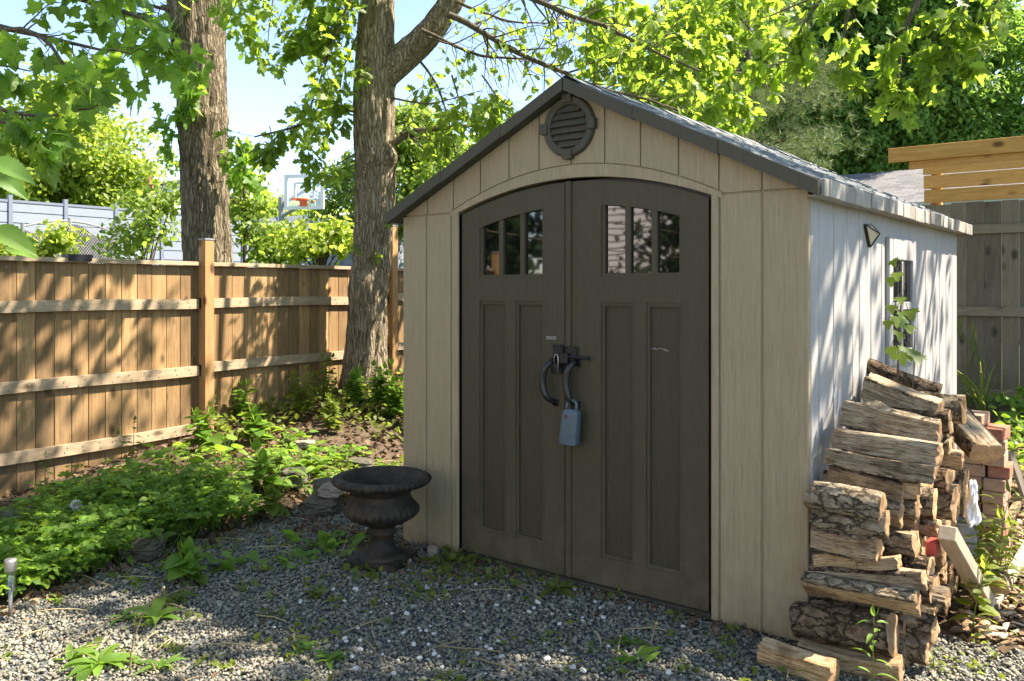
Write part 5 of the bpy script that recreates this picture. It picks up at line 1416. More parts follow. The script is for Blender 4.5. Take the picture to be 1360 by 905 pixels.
keep &= rng.uniform(0, 1, NC) < shade_at(sh_[:,0], sh_[:,1])**1.6
for hh in np.arange(0.4, 6.0, 0.25):                     # leave the boughs that show in the picture in the sun
    q = P - SUN*hh/SUN[2]; qx, qy, qz = proj(q)
    hit = ((qx > 690) & (qx < 1330) & (qy > -50) & (qy < 190) & (qz > 5.6) & (qz < 12)) | ((qx > 320) & (qx < 720) & (qy > -50) & (qy < 320) & (qz > 7.4) & (qz < 9.4))
    keep &= ~(hit & (rng.uniform(0, 1, NC) < 0.35))
P = P[keep]; nl = 30
which = np.where(P[:,0] + 0.35*P[:,1] < 0.2, 0, 1)
for wi, tr in ((0, oak), (1, rm)):
    Q = P[which == wi]
    pos = np.repeat(Q, nl, 0) + rng.normal(0, 0.17, (len(Q)*nl, 3))*np.array((1,1,.8))
    tr.leaves.put('blob', pos, rdir(len(pos)), rdir(len(pos), 1.2), 0.125*rng.uniform(.6,1.2,len(pos)))
# limbs carrying that canopy
otop = A_([(503,-80)], ZO)[0]
for k in range(9):
    tgt = P[which == 0][rng.integers(0, (which == 0).sum())]; st_ = otop + np.array((0,0,rng.uniform(.2,2.5)))
    px__, py__, zz_ = proj((st_+tgt)/2)
    if py__ > -60 and zz_ > 0: continue
    spray(oak, [st_, (st_+tgt)/2 + np.array((0,0,.5)), tgt], r0=.07, r1=.02, ntw=8, twl=.5, nleaf=0, lk='oak', ls=.1)
for k in range(8):
    tgt = P[which == 1][rng.integers(0, (which == 1).sum())]; st_ = rtop + np.array((0,0,rng.uniform(.2,2.5)))
    px__, py__, zz_ = proj((st_+tgt)/2)
    if py__ > -60 and zz_ > 0: continue
    spray(rm, [st_, (st_+tgt)/2 + np.array((0,0,.5)), tgt], r0=.07, r1=.02, ntw=8, twl=.5, nleaf=0, lk='oak', ls=.1)
oak.done('bark_twig', 'leaf_oak'); mt.done('bark_twig', 'leaf_maple'); lm.done('bark_twig', 'leaf_maple'); rm.done('bark_twig', 'leaf_oak')

# ================================================================== trees and shrubs farther off
def crown_tree(name, label, px, pyb, Z, ells, nclump, per, ls, lmat, tmpl='simple', rc=0.45, seed=0, trunk=True, tr=0.18, cat='tree', group=None, flat=0.7, wmat='bark_maple', zg=0.5):
    """ells: list of (px, py, rx_px, ry_px) lobes of the crown as seen; depth like width"""
    rs = np.random.default_rng(500+seed); s_ = Z/FPX
    base = at(px, 383, Z); base[2] = float(terrain(base[0], base[1]))
    t = Tree(name, label, base, cat, group)
    tops = []
    for (ex, ey, rx, ry) in ells:
        c = at(ex, ey, Z); w_ = rx*ry/sum(e[2]*e[3] for e in ells); nc = max(3, int(nclump*w_))
        d = unit(rs.normal(0,1,(nc,3))); rad = rs.uniform(0.35,1.0,nc)**0.45
        rad = rad*(1 + 0.28*fbm(d*2.2+seed, seed, 2))
        C = c + d*rad[:,None]*np.array((rx*s_, rx*s_, ry*s_))
        pos = np.repeat(C, per, 0); n = len(pos); od = rdir(n, 0.2, rs)
        pos = pos + od*(rs.uniform(0,1,n)**0.6*rc)[:,None]*np.array((1,1,flat))
        out = np.repeat(d, per, 0)
        nr = unit(od*0.7 + out*0.5 + np.array((0,0,.55)) + rs.normal(0,.35,(n,3)))
        t.leaves.put(tmpl, pos, unit(rs.normal(0,1,(n,3)) + out*0.6 + np.array((0,0,-.3))), nr, ls*rs.uniform(.6,1.2,n))
        tops.append((c, rx*s_, C))
    if trunk:
        c0 = tops[0][0]
        t.wood.tube(curve_pts([base - (0,0,.2), (base + c0)/2 + (0,0,-.2), c0], 10, .03, rs), list(np.linspace(tr, tr*.45, 10)), 9)
        for c, r_, C in tops:
            for k in range(7):
                tgt = C[rs.integers(0, len(C))]; st_ = base + (c0-base)*rs.uniform(.45,.95)
                t.wood.tube(curve_pts([st_, (st_+tgt)/2 + (0,0,.15), tgt], 8, .08, rs), list(np.linspace(tr*.4, tr*.06, 8)), 5, False)
    return t.done(wmat, lmat)
GT = 'trees beyond the fences'
crown_tree('yellow_tree', 'yellow green tree at the far left beyond the metal fence', 95, 300, 30, [(95,215,105,95),(20,250,90,80),(150,255,60,60),(100,135,55,45)], 330, 70, .26, 'leaf_yellow', rc=.75, seed=1, tr=.25, group=GT)
crown_tree('green_tree', 'rounded green tree behind the basketball hoop', 545, 300, 29, [(545,240,62,80),(475,268,48,62),(600,245,48,60),(540,180,40,40)], 300, 70, .24, 'leaf_shrub', rc=.6, seed=2, tr=.2, group=GT)
crown_tree('dark_tree', 'dense dark green maple filling the sky at the upper right', 1215, 235, 25, [(1200,110,130,125),(1090,90,95,110),(1330,140,95,100),(1210,10,150,80),(1120,180,80,60),(1270,190,90,55)], 950, 130, .20, 'leaf_dark', tmpl='simple', rc=.62, seed=3, tr=.32, group=GT)
crown_tree('far_maple', 'dark leafy tree closing the gap right of the gable', 960, 260, 30, [(900,120,90,90),(985,90,90,110),(1060,190,90,60),(870,190,80,50)], 360, 110, .21, 'leaf_dark', tmpl='simple', rc=.7, seed=4, tr=.25, group=GT)
for i, (px, Z, ry, lab, mt_) in enumerate(((-120,60,60,'low distant tree left of the yellow tree','leaf_shrub'),(230,55,38,'low distant tree behind the white house','leaf_shrub'),(330,58,44,'low distant tree behind the left trunk','leaf_yellow'),(420,62,34,'low olive tree far behind the basketball hoop','leaf_yellow'),(640,55,70,'distant green tree hidden by the gable','leaf_shrub'),(1330,38,60,'far dark tree behind the privacy screen','leaf_dark'),(1180,42,50,'far dark tree behind the bungalow','leaf_dark'),(760,50,70,'distant tree behind the gable peak','leaf_shrub'))):
    crown_tree('distant_tree', lab, px, 330, Z, [(px, 330-ry*.6, 75, ry)], 130, 60, .42, mt_, rc=1.3, seed=20+i, tr=.25, group=GT)
# pine
pb = at(1005, 383, 15.0); pb[2] = float(terrain(pb[0], pb[1]))
pn = Tree('pine_tree', 'soft needled pine with pale olive sprays right of the gable', pb, group=GT)
ptop = at(990, -60, 15.0); pn.wood.tube(curve_pts([pb, (pb+ptop)/2, ptop], 8, .01), list(np.linspace(.16,.04,8)), 8)
rs = np.random.default_rng(77)
for k in range(60):
    f = rs.uniform(.30,.98); st_ = pb + (ptop-pb)*f; az = rs.uniform(0, 2*math.pi); L = 1.75*(1.1-f)+.55
    end = st_ + np.array((math.cos(az)*L, math.sin(az)*L, rs.uniform(-.1,.35)))
    pp = curve_pts([st_, (st_+end)/2 + (0,0,-.08), end], 8, .06, rs); pn.wood.tube(pp, list(np.linspace(.025,.006,8)), 4, False)
    n = 46; u = rs.uniform(.45,1,n)*7; ii = np.minimum(u.astype(int),6); pos = pp[ii] + (pp[ii+1]-pp[ii])*(u-ii)[:,None] + rs.normal(0,.10,(n,3))*np.array((1,1,.35))
    pn.leaves.put('tuft', pos, unit((end-st_)[None,:]*.6 + rs.normal(0,.6,(n,3)) + (0,0,.5)), rdir(n,0,rs), .16*rs.uniform(.7,1.2,n))
for (x, y) in ((1040,135),(1085,195),(1060,180),(1030,205),(960,120),(1080,130),(990,160)):
    c = at(x, y, 14.2+rs.uniform(-.5,.8)); n = 130; pos = c + rs.normal(0,1,(n,3))*np.array((.36,.36,.13))
    pp = curve_pts([pb + (ptop-pb)*.5, c], 6, .05, rs); pn.wood.tube(pp, list(np.linspace(.03,.008,6)), 4, False)
    pn.leaves.put('tuft', pos, unit(rs.normal(0,.6,(n,3)) + RGT*.5 + (0,0,.6)), rdir(n,0,rs), .16*rs.uniform(.7,1.2,n))
pn.done('bark_twig', 'leaf_pine', 'trunk', 'needles')
# shrubs along the outside of the cedar fence
GS = 'shrubs outside the cedar fence'
for i, (px, Z, ells, lab, lm_) in enumerate((
   (190, 11.0, [(190,300,42,40),(215,245,26,40),(165,325,30,22)], 'light green shrub against the left side of the thick trunk', 'leaf_shrub'),
   (325, 11.2, [(325,255,34,55),(345,300,34,40),(312,220,18,30)], 'tall loose shrub right of the thick trunk', 'leaf_shrub'),
   (430, 10.6, [(425,328,36,20),(395,322,24,26),(455,322,20,26),(440,305,14,22)], 'sunny yellow green shrub topping the fence near the oak', 'leaf_yellow'),
   (60, 10.5, [(30,332,46,14),(75,318,16,12)], 'low bright sprig of leaves above the fence at the left', 'leaf_yellow'),
   (375, 11.5, [(372,325,28,22)], 'small green bush below the basketball pole', 'leaf_shrub'))):
    crown_tree('shrub', lab, px, 360, Z, ells, 40, 26, .095, lm_, rc=.27, seed=40+i, tr=.03, cat='shrub', group=GS, tmpl='toothed', wmat='bark_twig')
# a tree behind the photographer, mirrored in the panes
crown_tree('yard_tree', 'leafy tree standing behind the photographer before the sided house', 0, 0, 1.0, [], 1, 1, .1, 'leaf_dark', trunk=False) if False else None
yt = Tree('yard_tree', 'leafy tree standing behind the photographer before the sided house', (-4.6, -8.2, 0))
rs = np.random.default_rng(9)
yt.wood.tube(curve_pts([(-4.6,-8.2,-.1),(-4.6,-8.2,1.5),(-4.5,-8.2,3.0)], 8, .02), list(np.linspace(.12,.05,8)), 8)
C = np.concatenate([np.array((-4.55,-8.2,2.1)) + unit(rs.normal(0,1,(45,3)))*rs.uniform(.3,1,(45,1))*np.array((.95,.8,1.3)), np.array((-6.3,-8.4,1.2)) + unit(rs.normal(0,1,(25,3)))*rs.uniform(.3,1,(25,1))*np.array((1.5,.8,.75))])
pos = np.repeat(C, 40, 0) + rs.normal(0,.2,(2800,3)); yt.leaves.put('blob', pos, rdir(2800,0,rs), rdir(2800,.8,rs), .12)
yt.done('bark_twig', 'leaf_yard', 'trunk')
yh = Tree('yard_tree', 'broad dark tree behind the photographer left of the sided house', (-12.0, -9.5, 0))  # added out of view so the left panes mirror something dark
yh.wood.tube(curve_pts([(-12,-9.5,-.1),(-12,-9.5,1.5),(-12,-9.5,3.5)], 8, .02), list(np.linspace(.2,.08,8)), 8)
C = np.array((-11.0,-9.3,2.6)) + unit(rs.normal(0,1,(260,3)))*rs.uniform(.2,1,(260,1))*np.array((2.9,1.3,2.8)); pos = np.repeat(C, 45, 0) + rs.normal(0,.3,(260*45,3)); yh.leaves.put('blob', pos, rdir(len(pos),0,rs), rdir(len(pos),.8,rs), .2)
yh.done('bark_twig', 'leaf_yard', 'trunk')

# ================================================================== small plants
GW = 'weeds growing in the gravel'
def rosette(g, n, L, lk='lance', mat='leaf_ground', name='weed', label='', group=GW, lift=0.6, seed=0, cat='plant'):
    rs = np.random.default_rng(900+seed); t = Leaves(); a = rs.uniform(0,2*np.pi,n)
    d = np.stack([np.cos(a), np.sin(a), rs.uniform(.15,1.0,n)*lift], 1); nr = np.stack([-np.cos(a)*.5, -np.sin(a)*.5, np.ones(n)], 1) + rs.normal(0,.2,(n,3))
    t.put(lk, np.repeat(g[None], n, 0) + rs.normal(0,.01,(n,3))*np.array((1,1,.2)) + (0,0,.005), d, nr, L*rs.uniform(.55,1.15,n))
    return tag(t.build(name, M[mat], None, origin=tuple(g)), label, cat, group)
def stemplant(g, h, lean, npair, L, lk, mat, label, name='weed', group=GW, seed=0, cat='plant', r=0.003, nstem=1, top=True, stemmat='leaf_ground_lime', droop=-.1, wide=1.0):
    rs = np.random.default_rng(1200+seed); root = thing(name, label, cat, g, group); b = MB(); t = Leaves()
    for s_ in range(nstem):
        lv = np.array(lean, float) + rs.normal(0, .12 if nstem > 1 else .03, 3)*np.array((1,1,0)); hh = h*rs.uniform(.6,1) if s_ else h
        P = curve_pts([g + (0,0,-.02), g + lv*hh*.35 + (0,0,hh*.55), g + lv*hh + (0,0,hh)], 9, .03, rs); b.tube(P, list(np.linspace(r, r*.4, 9)), 5)
        for k in range(npair):
            f = (.2 + .8*(k+.5)/npair)*8; i = min(int(f),7); p = P[i] + (P[i+1]-P[i])*(f-i); a = k*2.4 + rs.uniform(0,.7)
            for a_ in (a, a+math.pi):
                d = np.array((math.cos(a_)*wide, math.sin(a_)*wide, rs.uniform(droop, droop+.5))); t.put(lk, p + unit(d)*.012, d, np.array((0,0,1.0)) + rs.normal(0,.25,3), L*rs.uniform(.7,1.1)*(1.15-.5*k/npair))
        if top:
            for k in range(3):
                a_ = k*2.1; t.put(lk, P[-1], np.array((math.cos(a_)*.5, math.sin(a_)*.5, .8)), np.array((math.cos(a_),math.sin(a_),.4)), L*.55)
    b.build('stem', M[stemmat], root, True); t.build('leaves', M[mat], root); return root
PL = [ # px py kind
 (738,786,'ros',14,.15,'dandelion like weed at the foot of the doors','lance'),
 (130,885,'ros',11,.20,'broad leaved weed in the gravel at the lower left','dock'),
 (205,825,'ros',9,.15,'leafy weed tuft in the shaded gravel above the tall seed stalk','dock'),
 (232,800,'ros',8,.13,'small leafy weed right of the shaded weed tuft','dock'),
 (95,880,'ros',8,.13,'half sunlit weed at the bottom left corner','lance'),
 (215,890,'ros',8,.11,'low weed at the foot of the seed stalk','lance'),
 (418,795,'ros',9,.11,'upright sprig of leaves standing in the gravel','dock'),
 (165,825,'ros',6,.09,'small pale weed at the gravel edge near the stake light','lance'),
 (78,800,'ros',7,.10,'lime green seedling on the litter beside the stake light','lance'),
 (230,868,'ros',6,.06,'tiny sunlit weed in the bottom left dapples','lance'),
 (850,880,'ros',12,.11,'feathery weed in the gravel below the right door','lance'),
 (838,858,'ros',8,.09,'small weed behind the feathery weed','lance'),
 (620,885,'ros',8,.06,'tiny weed at the bottom centre of the gravel','lance'),
 (440,880,'ros',16,.09,'flat weed patch in the gravel at bottom centre left','lance'),
 (405,862,'ros',12,.07,'flat weed left of the bottom centre patch','lance'),
 (515,830,'ros',8,.05,'tiny sprout in the middle of the gravel','lance'),
]
for i, (px, py, kd, n, L, lab, lk) in enumerate(PL): rosette(gp(px, py), n, L, lk, 'leaf_ground' if i % 3 else 'leaf_ground_lime', 'weed', lab, seed=i, lift=1.3 if lab.startswith('upright') else .7)
for i, (px, py, n, L, lab) in enumerate(((605,742,26,.05,'clover like weeds beside the left door edge'),(628,752,22,.045,'low clover patch right of the clover like weeds'),(650,772,18,.04,'sparse clover in front of the left door'),(585,760,18,.045,'clover patch near the pointed stone'),(560,790,22,.04,'flat clover patch in the gravel below the urn'),(690,775,14,.04,'sparse clover left of the dandelion like weed'),(480,765,14,.06,'low leaves in front of the urn foot'),(395,745,16,.07,'ground ivy trailing on the gravel left of the urn'),(420,728,14,.08,'ground ivy nearer the urn'),(455,725,10,.08,'ground ivy touching the urn'),(300,755,6,.12,'pair of broad leaves on the gravel edge'),(1100,880,8,.05,'tiny grass tuft beside the loose log'))):
    rs = np.random.default_rng(300+i); g = gp(px, py); t = Leaves(); n2 = n*2; pos = g + rs.normal(0,.09,(n2,3))*np.array((1,1,0)); pos[:,2] = terrain(pos[:,0], pos[:,1]) + rs.uniform(.008,.05,n2)
    t.put('heart' if i > 6 else 'blob', pos, rdir(n2,.1,rs)*np.array((1,1,.4)), rdir(n2,1.8,rs), L*rs.uniform(.6,1.1,n2)); tag(t.build('weed', M['leaf_ground' if i > 6 else 'leaf_ground_lime'], None, origin=tuple(g)), lab, 'plant', GW, 'stuff')
g = at(1160, 926, 3.12); g[2] = 0.0; stemplant(g, .30, (-.02,.0,0), 5, .075, 'lance', 'leaf_ground', 'single stemmed green weed in front of the stack foot', seed=1, group=None)
g = gp(1292, 752); stemplant(g, .42, (0,0,0), 6, .12, 'lance', 'leaf_ground_lime', 'sunlit broad leaved weed beside the white bag', seed=2, group=None, nstem=3)
# young maple by the side window
g = at_x(1192, 500, .16); g[2] = float(terrain(g[0], g[1])); hh = at_x(1188, 350, .16)[2] - g[2]
root = thing('maple_sapling', 'young maple sapling growing between the wood stack and the side window', 'sapling', g); b = MB(); t = Leaves()
P = curve_pts([g, g + (0,0,hh*.5), g + (.02,0,hh)], 12, .02); b.tube(P, list(np.linspace(.009,.003,12)), 6)
P2 = curve_pts([g + (.02,.03,hh*.3), g + (.05,.05,hh*.6), g + (.07,.03,hh*.8)], 8, .03); b.tube(P2, list(np.linspace(.006,.002,8)), 6)
rs = np.random.default_rng(5)
for (px, py, X, s_) in ((1186,345,.18,.09),(1190,362,.20,.09),(1183,368,.15,.08),(1194,395,.22,.09),(1184,405,.18,.09),(1197,418,.26,.13),(1206,412,.30,.13),(1190,420,.2,.10),(1180,425,.16,.08),(1203,432,.26,.12),(1192,440,.2,.10),(1205,462,.30,.15),(1214,468,.33,.14),(1196,468,.24,.12),(1184,460,.17,.10)):
    p = at_x(px, py, X); near = P[np.argmin(np.abs(P[:,2]-(p[2]+.05)))]; b.tube(curve_pts([near, (near+p)/2+(0,0,.02), p], 5, .02, rs), .0016, 4)
    t.put('maple', p, unit(p-near+RGT*.06+(0,0,-.10)), unit(np.array((.35,-.75,.6)) + rs.normal(0,.3,3)), s_*.66)
b.build('stem', M['bark_twig'], root, True); t.build('leaves', M['leaf_shrub'], root)
for i, (px, py, h, L, lab) in enumerate(((1322,668,.34,.10,'lime green weed on the wood chips beyond the white bag'),(1345,628,.36,.09,'lime weed at the right edge among the wood chips'),(1308,700,.30,.09,'broad leaved lime weed leaning over the kindling'),(1338,742,.22,.07,'small lime weed between the kindling sticks'),(1275,770,.16,.06,'small weed at the foot of the timber offcut'),(1240,892,.10,.05,'tiny weed on the sunlit gravel right of the stack'))):
    stemplant(gp(px, py), h, (0,0,0), 5, L, 'lance' if i % 2 else 'toothed', 'leaf_ground_lime', lab, 'weed', 'weeds right of the wood stack', 300+i, nstem=2 if i < 4 else 1)
for i, (px, X, h, L, ns, lab) in enumerate(((1306,.50,.46,.10,3,'tall lime weed growing in front of the brick stack'),(1322,.52,.52,.11,3,'tallest lime weed hiding the lower bricks'),(1290,.52,.30,.08,2,'lime weed between the fire wood and the timber offcut'),(1336,.55,.36,.09,2,'lime weed just right of the bricks'))):
    g = at_x(px, 800, X); g[2] = float(terrain(g[0], g[1])); stemplant(g, h, (.05,0,0), 6, L, 'lance' if i % 2 else 'toothed', 'leaf_ground_lime', lab, 'weed', 'weeds right of the wood stack', 320+i, nstem=ns)
# grass and weeds at the right edge, in front of the grey fence
GR_ = 'grass by the grey fence'
for i, (px, py, h, lab) in enumerate(((1285,528,.55,'tall grass clump with seed heads left of the bricks'),(1304,528,.75,'tallest grass clump with seed heads behind the bricks'))):
    g = at_y(px, py, 5.0 - .3*i); g[2] = float(terrain(g[0],g[1])); rs = np.random.default_rng(60+i); hh = at_y(px, 460-15*i, g[1])[2]-g[2]
    root = thing('grass_clump', lab, 'grass', g, GR_); t = Leaves(); b = MB(); n = 16
    a = rs.uniform(0,6.28,n); t.put('blade', np.repeat(g[None],n,0)+rs.normal(0,.04,(n,3))*np.array((1,1,0)), np.stack([np.cos(a)*.5,np.sin(a)*.5,np.full(n,1.2)],1), np.stack([-np.cos(a),-np.sin(a),np.full(n,.3)],1), hh*rs.uniform(.5,1,n))
    for k in range(3):
        q = curve_pts([g, g+(rs.normal(0,.04),rs.normal(0,.04),hh*.6), g+(rs.normal(0,.12),rs.normal(0,.1),hh*rs.uniform(.9,1.05))], 8, .02, rs); b.tube(q, .004, 4); b.tube([q[-1]-(0,0,.03), q[-1]+(0,0,.05), q[-1]+(0,0,.12)], [.004,.012,.003], 5)
    t.build('blades', M['grass_blade'], root); b.build('seed_stalk', M['grass_blade'], root)
# tall dry seed stalks on the gravel
for i, (l, lab) in enumerate(((((172,900),(176,850),(195,805),(216,785)), 'bent dry seed stalk rising from the lower left weeds'),(((862,868),(866,850),(870,832)), 'short dry stalk beside the feathery weed'),(((452,742),(458,722),(466,700)), 'thin dry stalk near the urn'),)):
    g = gp(*l[0]); _, _, Z = proj(g); q = [g] + [at(x, y, Z) for x, y in l[1:]]
    b = MB(); b.tube(curve_pts(q, 10, .01), list(np.linspace(.004,.002,10)), 5); b.tube([q[-1]-(0,0,.005), q[-1]+(.005,0,.012), q[-1]+(.012,0,.02)], [.002,.006,.002], 5)
    tag(b.build('dry_stalk', M['straw'], None, True, origin=tuple(g)), lab, 'plant', 'dry stalks in the gravel')
# dandelion clock
g = gp(100, 735); _, _, Z = proj(g); top = at(101, 671, Z); root = thing('dandelion_clock', 'white dandelion seed head on a stem above the leaves at the left', 'flower', g)
b = MB(); b.tube([g, (g+top)/2+(.01,0,0), top], .003, 5); b.build('stem', M['leaf_ground_lime'], root); t = Leaves(); n = 120
d = rdir(n); t.put('simple', np.repeat(top[None],n,0)+d*.012, d, rdir(n), .022); t.build('seed_head', M['white_pebble'], root)
# taller plants by the fence and the oak
GB = 'leafy plants in the bed'
for i, (px, py, h, npair, L, lk, ns, lab, mt_) in enumerate((
   (400,560,.45,7,.10,'toothed',6,'tall leafy plant against the fence left of the oak','leaf_ground_lime'),
   (430,545,.50,8,.09,'toothed',6,'taller yellowish plant between the fence and the oak','leaf_ground_lime'),
   (470,545,.35,7,.11,'toothed',8,'bushy plant at the foot of the oak','leaf_ground'),
   (505,545,.42,8,.11,'toothed',10,'dense bush between the oak and the shed corner','leaf_ground'),
   (525,560,.36,7,.11,'toothed',9,'bush touching the shed corner','leaf_ground'),
   (340,590,.25,4,.16,'heart',4,'broad leaved plant right of the fence post','leaf_ground'),
   (265,600,.30,4,.13,'heart',4,'broad leaved plant at the foot of the fence post','leaf_ground'),
   (175,640,.45,7,.07,'toothed',2,'spindly sapling before the fence boards','leaf_ground_lime'),
   (270,590,.38,6,.07,'toothed',2,'spindly plant beside the fence post','leaf_ground_lime'),
   (60,690,.42,14,.06,'lance',1,'thin stemmed willow like weed before the fence at the left','leaf_ground'),
   (345,655,.30,4,.17,'heart',3,'large leaved plant near the stone pile','leaf_ground'),
   (360,690,.16,3,.14,'heart',3,'pale leaved plant at the bed edge by the gravel','leaf_ground_lime'),
   (245,770,.14,3,.15,'heart',4,'dark leaved seedling on the gravel edge','leaf_ground'),
   (100,760,.14,2,.16,'heart',2,'two big leaves over the litter near the stake light','leaf_ground'),
   (440,575,.30,6,.09,'toothed',6,'yellowish low plant in the sunny back of the bed','leaf_ground_lime'),
   (320,560,.34,5,.12,'toothed',4,'leafy plant along the fence right of the post','leaf_ground'),
   (375,535,.40,6,.09,'toothed',4,'upright plant along the fence nearer the oak','leaf_ground_lime'))):
    stemplant(gp(px, py), h, (0,0,0), npair, L, lk, mt_, lab, 'bed_plant', GB, 50+i, nstem=ns, r=.004, stemmat='leaf_ground')
# ================================================================== ground sheet
def axis(lo, hi, fine0, fine1, df):
    a = list(np.arange(fine0, fine1, df)); st = df; x = fine1; b_ = []
    while x < hi: b_.append(x); st *= 1.35; x += st
    c_ = []; st = df; x = fine0
    while x > lo: st *= 1.35; x -= st; c_.append(x)
    return np.array(c_[::-1] + a + b_ + [hi])
gx = axis(-400, 400, -8, 4, .06); gy_ = axis(-400, 600, -6, 7, .06)
X, Y = np.meshgrid(gx, gy_, indexing='ij'); Z = terrain(X, Y)
nearm = sstep(40, 10, np.hypot(X, Y)); Z = Z + nearm*0.012*fbm(np.stack([X*2.2, Y*2.2, 0*X], -1), 3, 3) - 0.004
n0, n1 = X.shape; V = np.stack([X, Y, Z], -1).reshape(-1,3)
i, j = np.meshgrid(np.arange(n0-1), np.arange(n1-1), indexing='ij'); i = i.ravel(); j = j.ravel(); F = np.stack([i*n1+j, (i+1)*n1+j, (i+1)*n1+j+1, i*n1+j+1], 1)
def zone(x, y):
    """1 on the gravel yard"""
    e = bed_edge(np.clip(y, -6, 3)); w_ = 0.10*fbm(np.stack([x*1.7, y*1.7, 0*x], -1), 41, 3)
    g = sstep(-0.06, 0.06, x - e + w_)*sstep(5.0, 4.6, x)*sstep(-6.5, -6.2, y)
    r_ = np.where(x > -0.2, sstep(0.55, 0.25, y + w_*2 - 0.35*(x-0.5)), sstep(0.35, 0.2, y))
    return g*r_
gz = zone(V[:,0], V[:,1])
t = NT('ground_soil'); v = t.coords()
vc = t.n('ShaderNodeAttribute', attribute_name='gravel')
n = t.noise(v, 22, 6, 0.7); n2 = t.noise(v, 3, 4)
soil = t.ramp(n, [(0.3, (0.035,0.025,0.017)), (0.5, (0.085,0.062,0.042)), (0.7, (0.15,0.115,0.08))])
vo = t.voro(v, 60); gcol = t.ramp(t.n('ShaderNodeSeparateColor').outputs[0], [(0,(0.1,0.1,0.1)),(1,(0.1,0.1,0.1))])
sepc = t.n('ShaderNodeSeparateColor'); t.l(vo.outputs['Color'], sepc.inputs[0])
gcol = t.ramp(sepc.outputs[0], [(0.0, (0.05,0.057,0.06)), (0.6, (0.10,0.112,0.115)), (1.0, (0.17,0.18,0.18))])
far = t.n('ShaderNodeAttribute', attribute_name='lawn')
c = t.mix(vc.outputs['Fac'], soil, gcol)
lawn = t.ramp(t.noise(v, 9, 5), [(0.3, (0.03,0.055,0.012)), (0.7, (0.075,0.105,0.026))])
c = t.mix(far.outputs['Fac'], c, lawn)
h = t.math('ADD', n, t.math('MULTIPLY', vo.outputs['Distance'], 0.6))
M['ground_soil'] = t.done(t.bsdf(c, 0.95, 0.1, t.bump(h, 0.8, 0.012)))
go = mesh_np('ground', V, F, M['ground_soil'], None, True); tag(go, kind='structure')
at1 = go.data.attributes.new('gravel', 'FLOAT', 'POINT'); at1.data.foreach_set('value', gz.astype(np.float32))
lw = np.maximum(np.maximum(sstep(-6.0, -6.8, V[:,0]), sstep(4.9, 5.6, V[:,1])), np.maximum(sstep(-6.4, -7.5, V[:,1]), sstep(5, 7, V[:,0])))
at2 = go.data.attributes.new('lawn', 'FLOAT', 'POINT'); at2.data.foreach_set('value', lw.astype(np.float32))

# ================================================================== gravel chips, as real stones
rs = np.random.default_rng(21)
def cam_ok(P, marg=60):
    px, py, Zc = proj(P); return (Zc > .5) & (px > -marg) & (px < 1360+marg) & (py < 905+marg)
def under_shed(P): return (P[:,0] > -2.41) & (P[:,0] < 0.0) & (P[:,1] > 0.0) & (P[:,1] < 3.1)
def chips(P, size, mat, name, kind='stuff', flat=.55, origin=None, wide=.72):
    n = len(P); B = np.array([(-1,-1,-1),(1,-1,-1),(1,1,-1),(-1,1,-1),(-1,-1,1),(1,-1,1),(1,1,1),(-1,1,1)], float)
    Fq = np.array([(0,3,2,1),(4,5,6,7),(0,1,5,4),(1,2,6,5),(2,3,7,6),(3,0,4,7)])
    Vt = B[None]*np.ones((n,1,1)); Vt[:,4:,:2] *= rs.uniform(.35,.95,(n,1,2)); Vt = Vt + rs.normal(0,.24,Vt.shape)
    Vt = Vt*(np.array((1.0,wide,flat))*.5)[None,None]*rs.uniform(.7,1.3,(n,1,3))*np.asarray(size).reshape(-1,1,1)
    a = rs.uniform(0,2*np.pi,n); tx = rs.normal(0,.35,n); ty = rs.normal(0,.35,n)
    ca, sa = np.cos(a), np.sin(a); x, y, z = Vt[...,0], Vt[...,1], Vt[...,2]
    y, z = y*np.cos(tx)[:,None]-z*np.sin(tx)[:,None], y*np.sin(tx)[:,None]+z*np.cos(tx)[:,None]
    x, z = x*np.cos(ty)[:,None]-z*np.sin(ty)[:,None], x*np.sin(ty)[:,None]+z*np.cos(ty)[:,None]
    x, y = x*ca[:,None]-y*sa[:,None], x*sa[:,None]+y*ca[:,None]
    V = (np.stack([x,y,z],-1) + P[:,None,:]).reshape(-1,3); F = (Fq[None] + (np.arange(n)*8)[:,None,None]).reshape(-1,4)
    o = mesh_np(name, V, F, mat, None, origin=origin); 
    if kind: tag(o, kind=kind)
    return o
N = 230000
P = np.stack([rs.uniform(-4.2, 2.6, N), rs.uniform(-4.0, 2.2, N), np.zeros(N)], 1)
zn = zone(P[:,0], P[:,1]); P = P[(rs.uniform(0,1,N) < zn) & cam_ok(P) & ~under_shed(P)]
P[:,2] = terrain(P[:,0], P[:,1]) + 0.012*fbm(np.stack([P[:,0]*2.2, P[:,1]*2.2, 0*P[:,0]], -1), 3, 3) + rs.uniform(-.003,.010,len(P))
tag(chips(P, rs.uniform(.007,.015,len(P))*np.where(rs.uniform(0,1,len(P)) < .13, 1.8, 1.0), M['gravel_stone'], 'gravel'), 'blue grey crushed stone covering the yard in front of the shed', 'gravel')
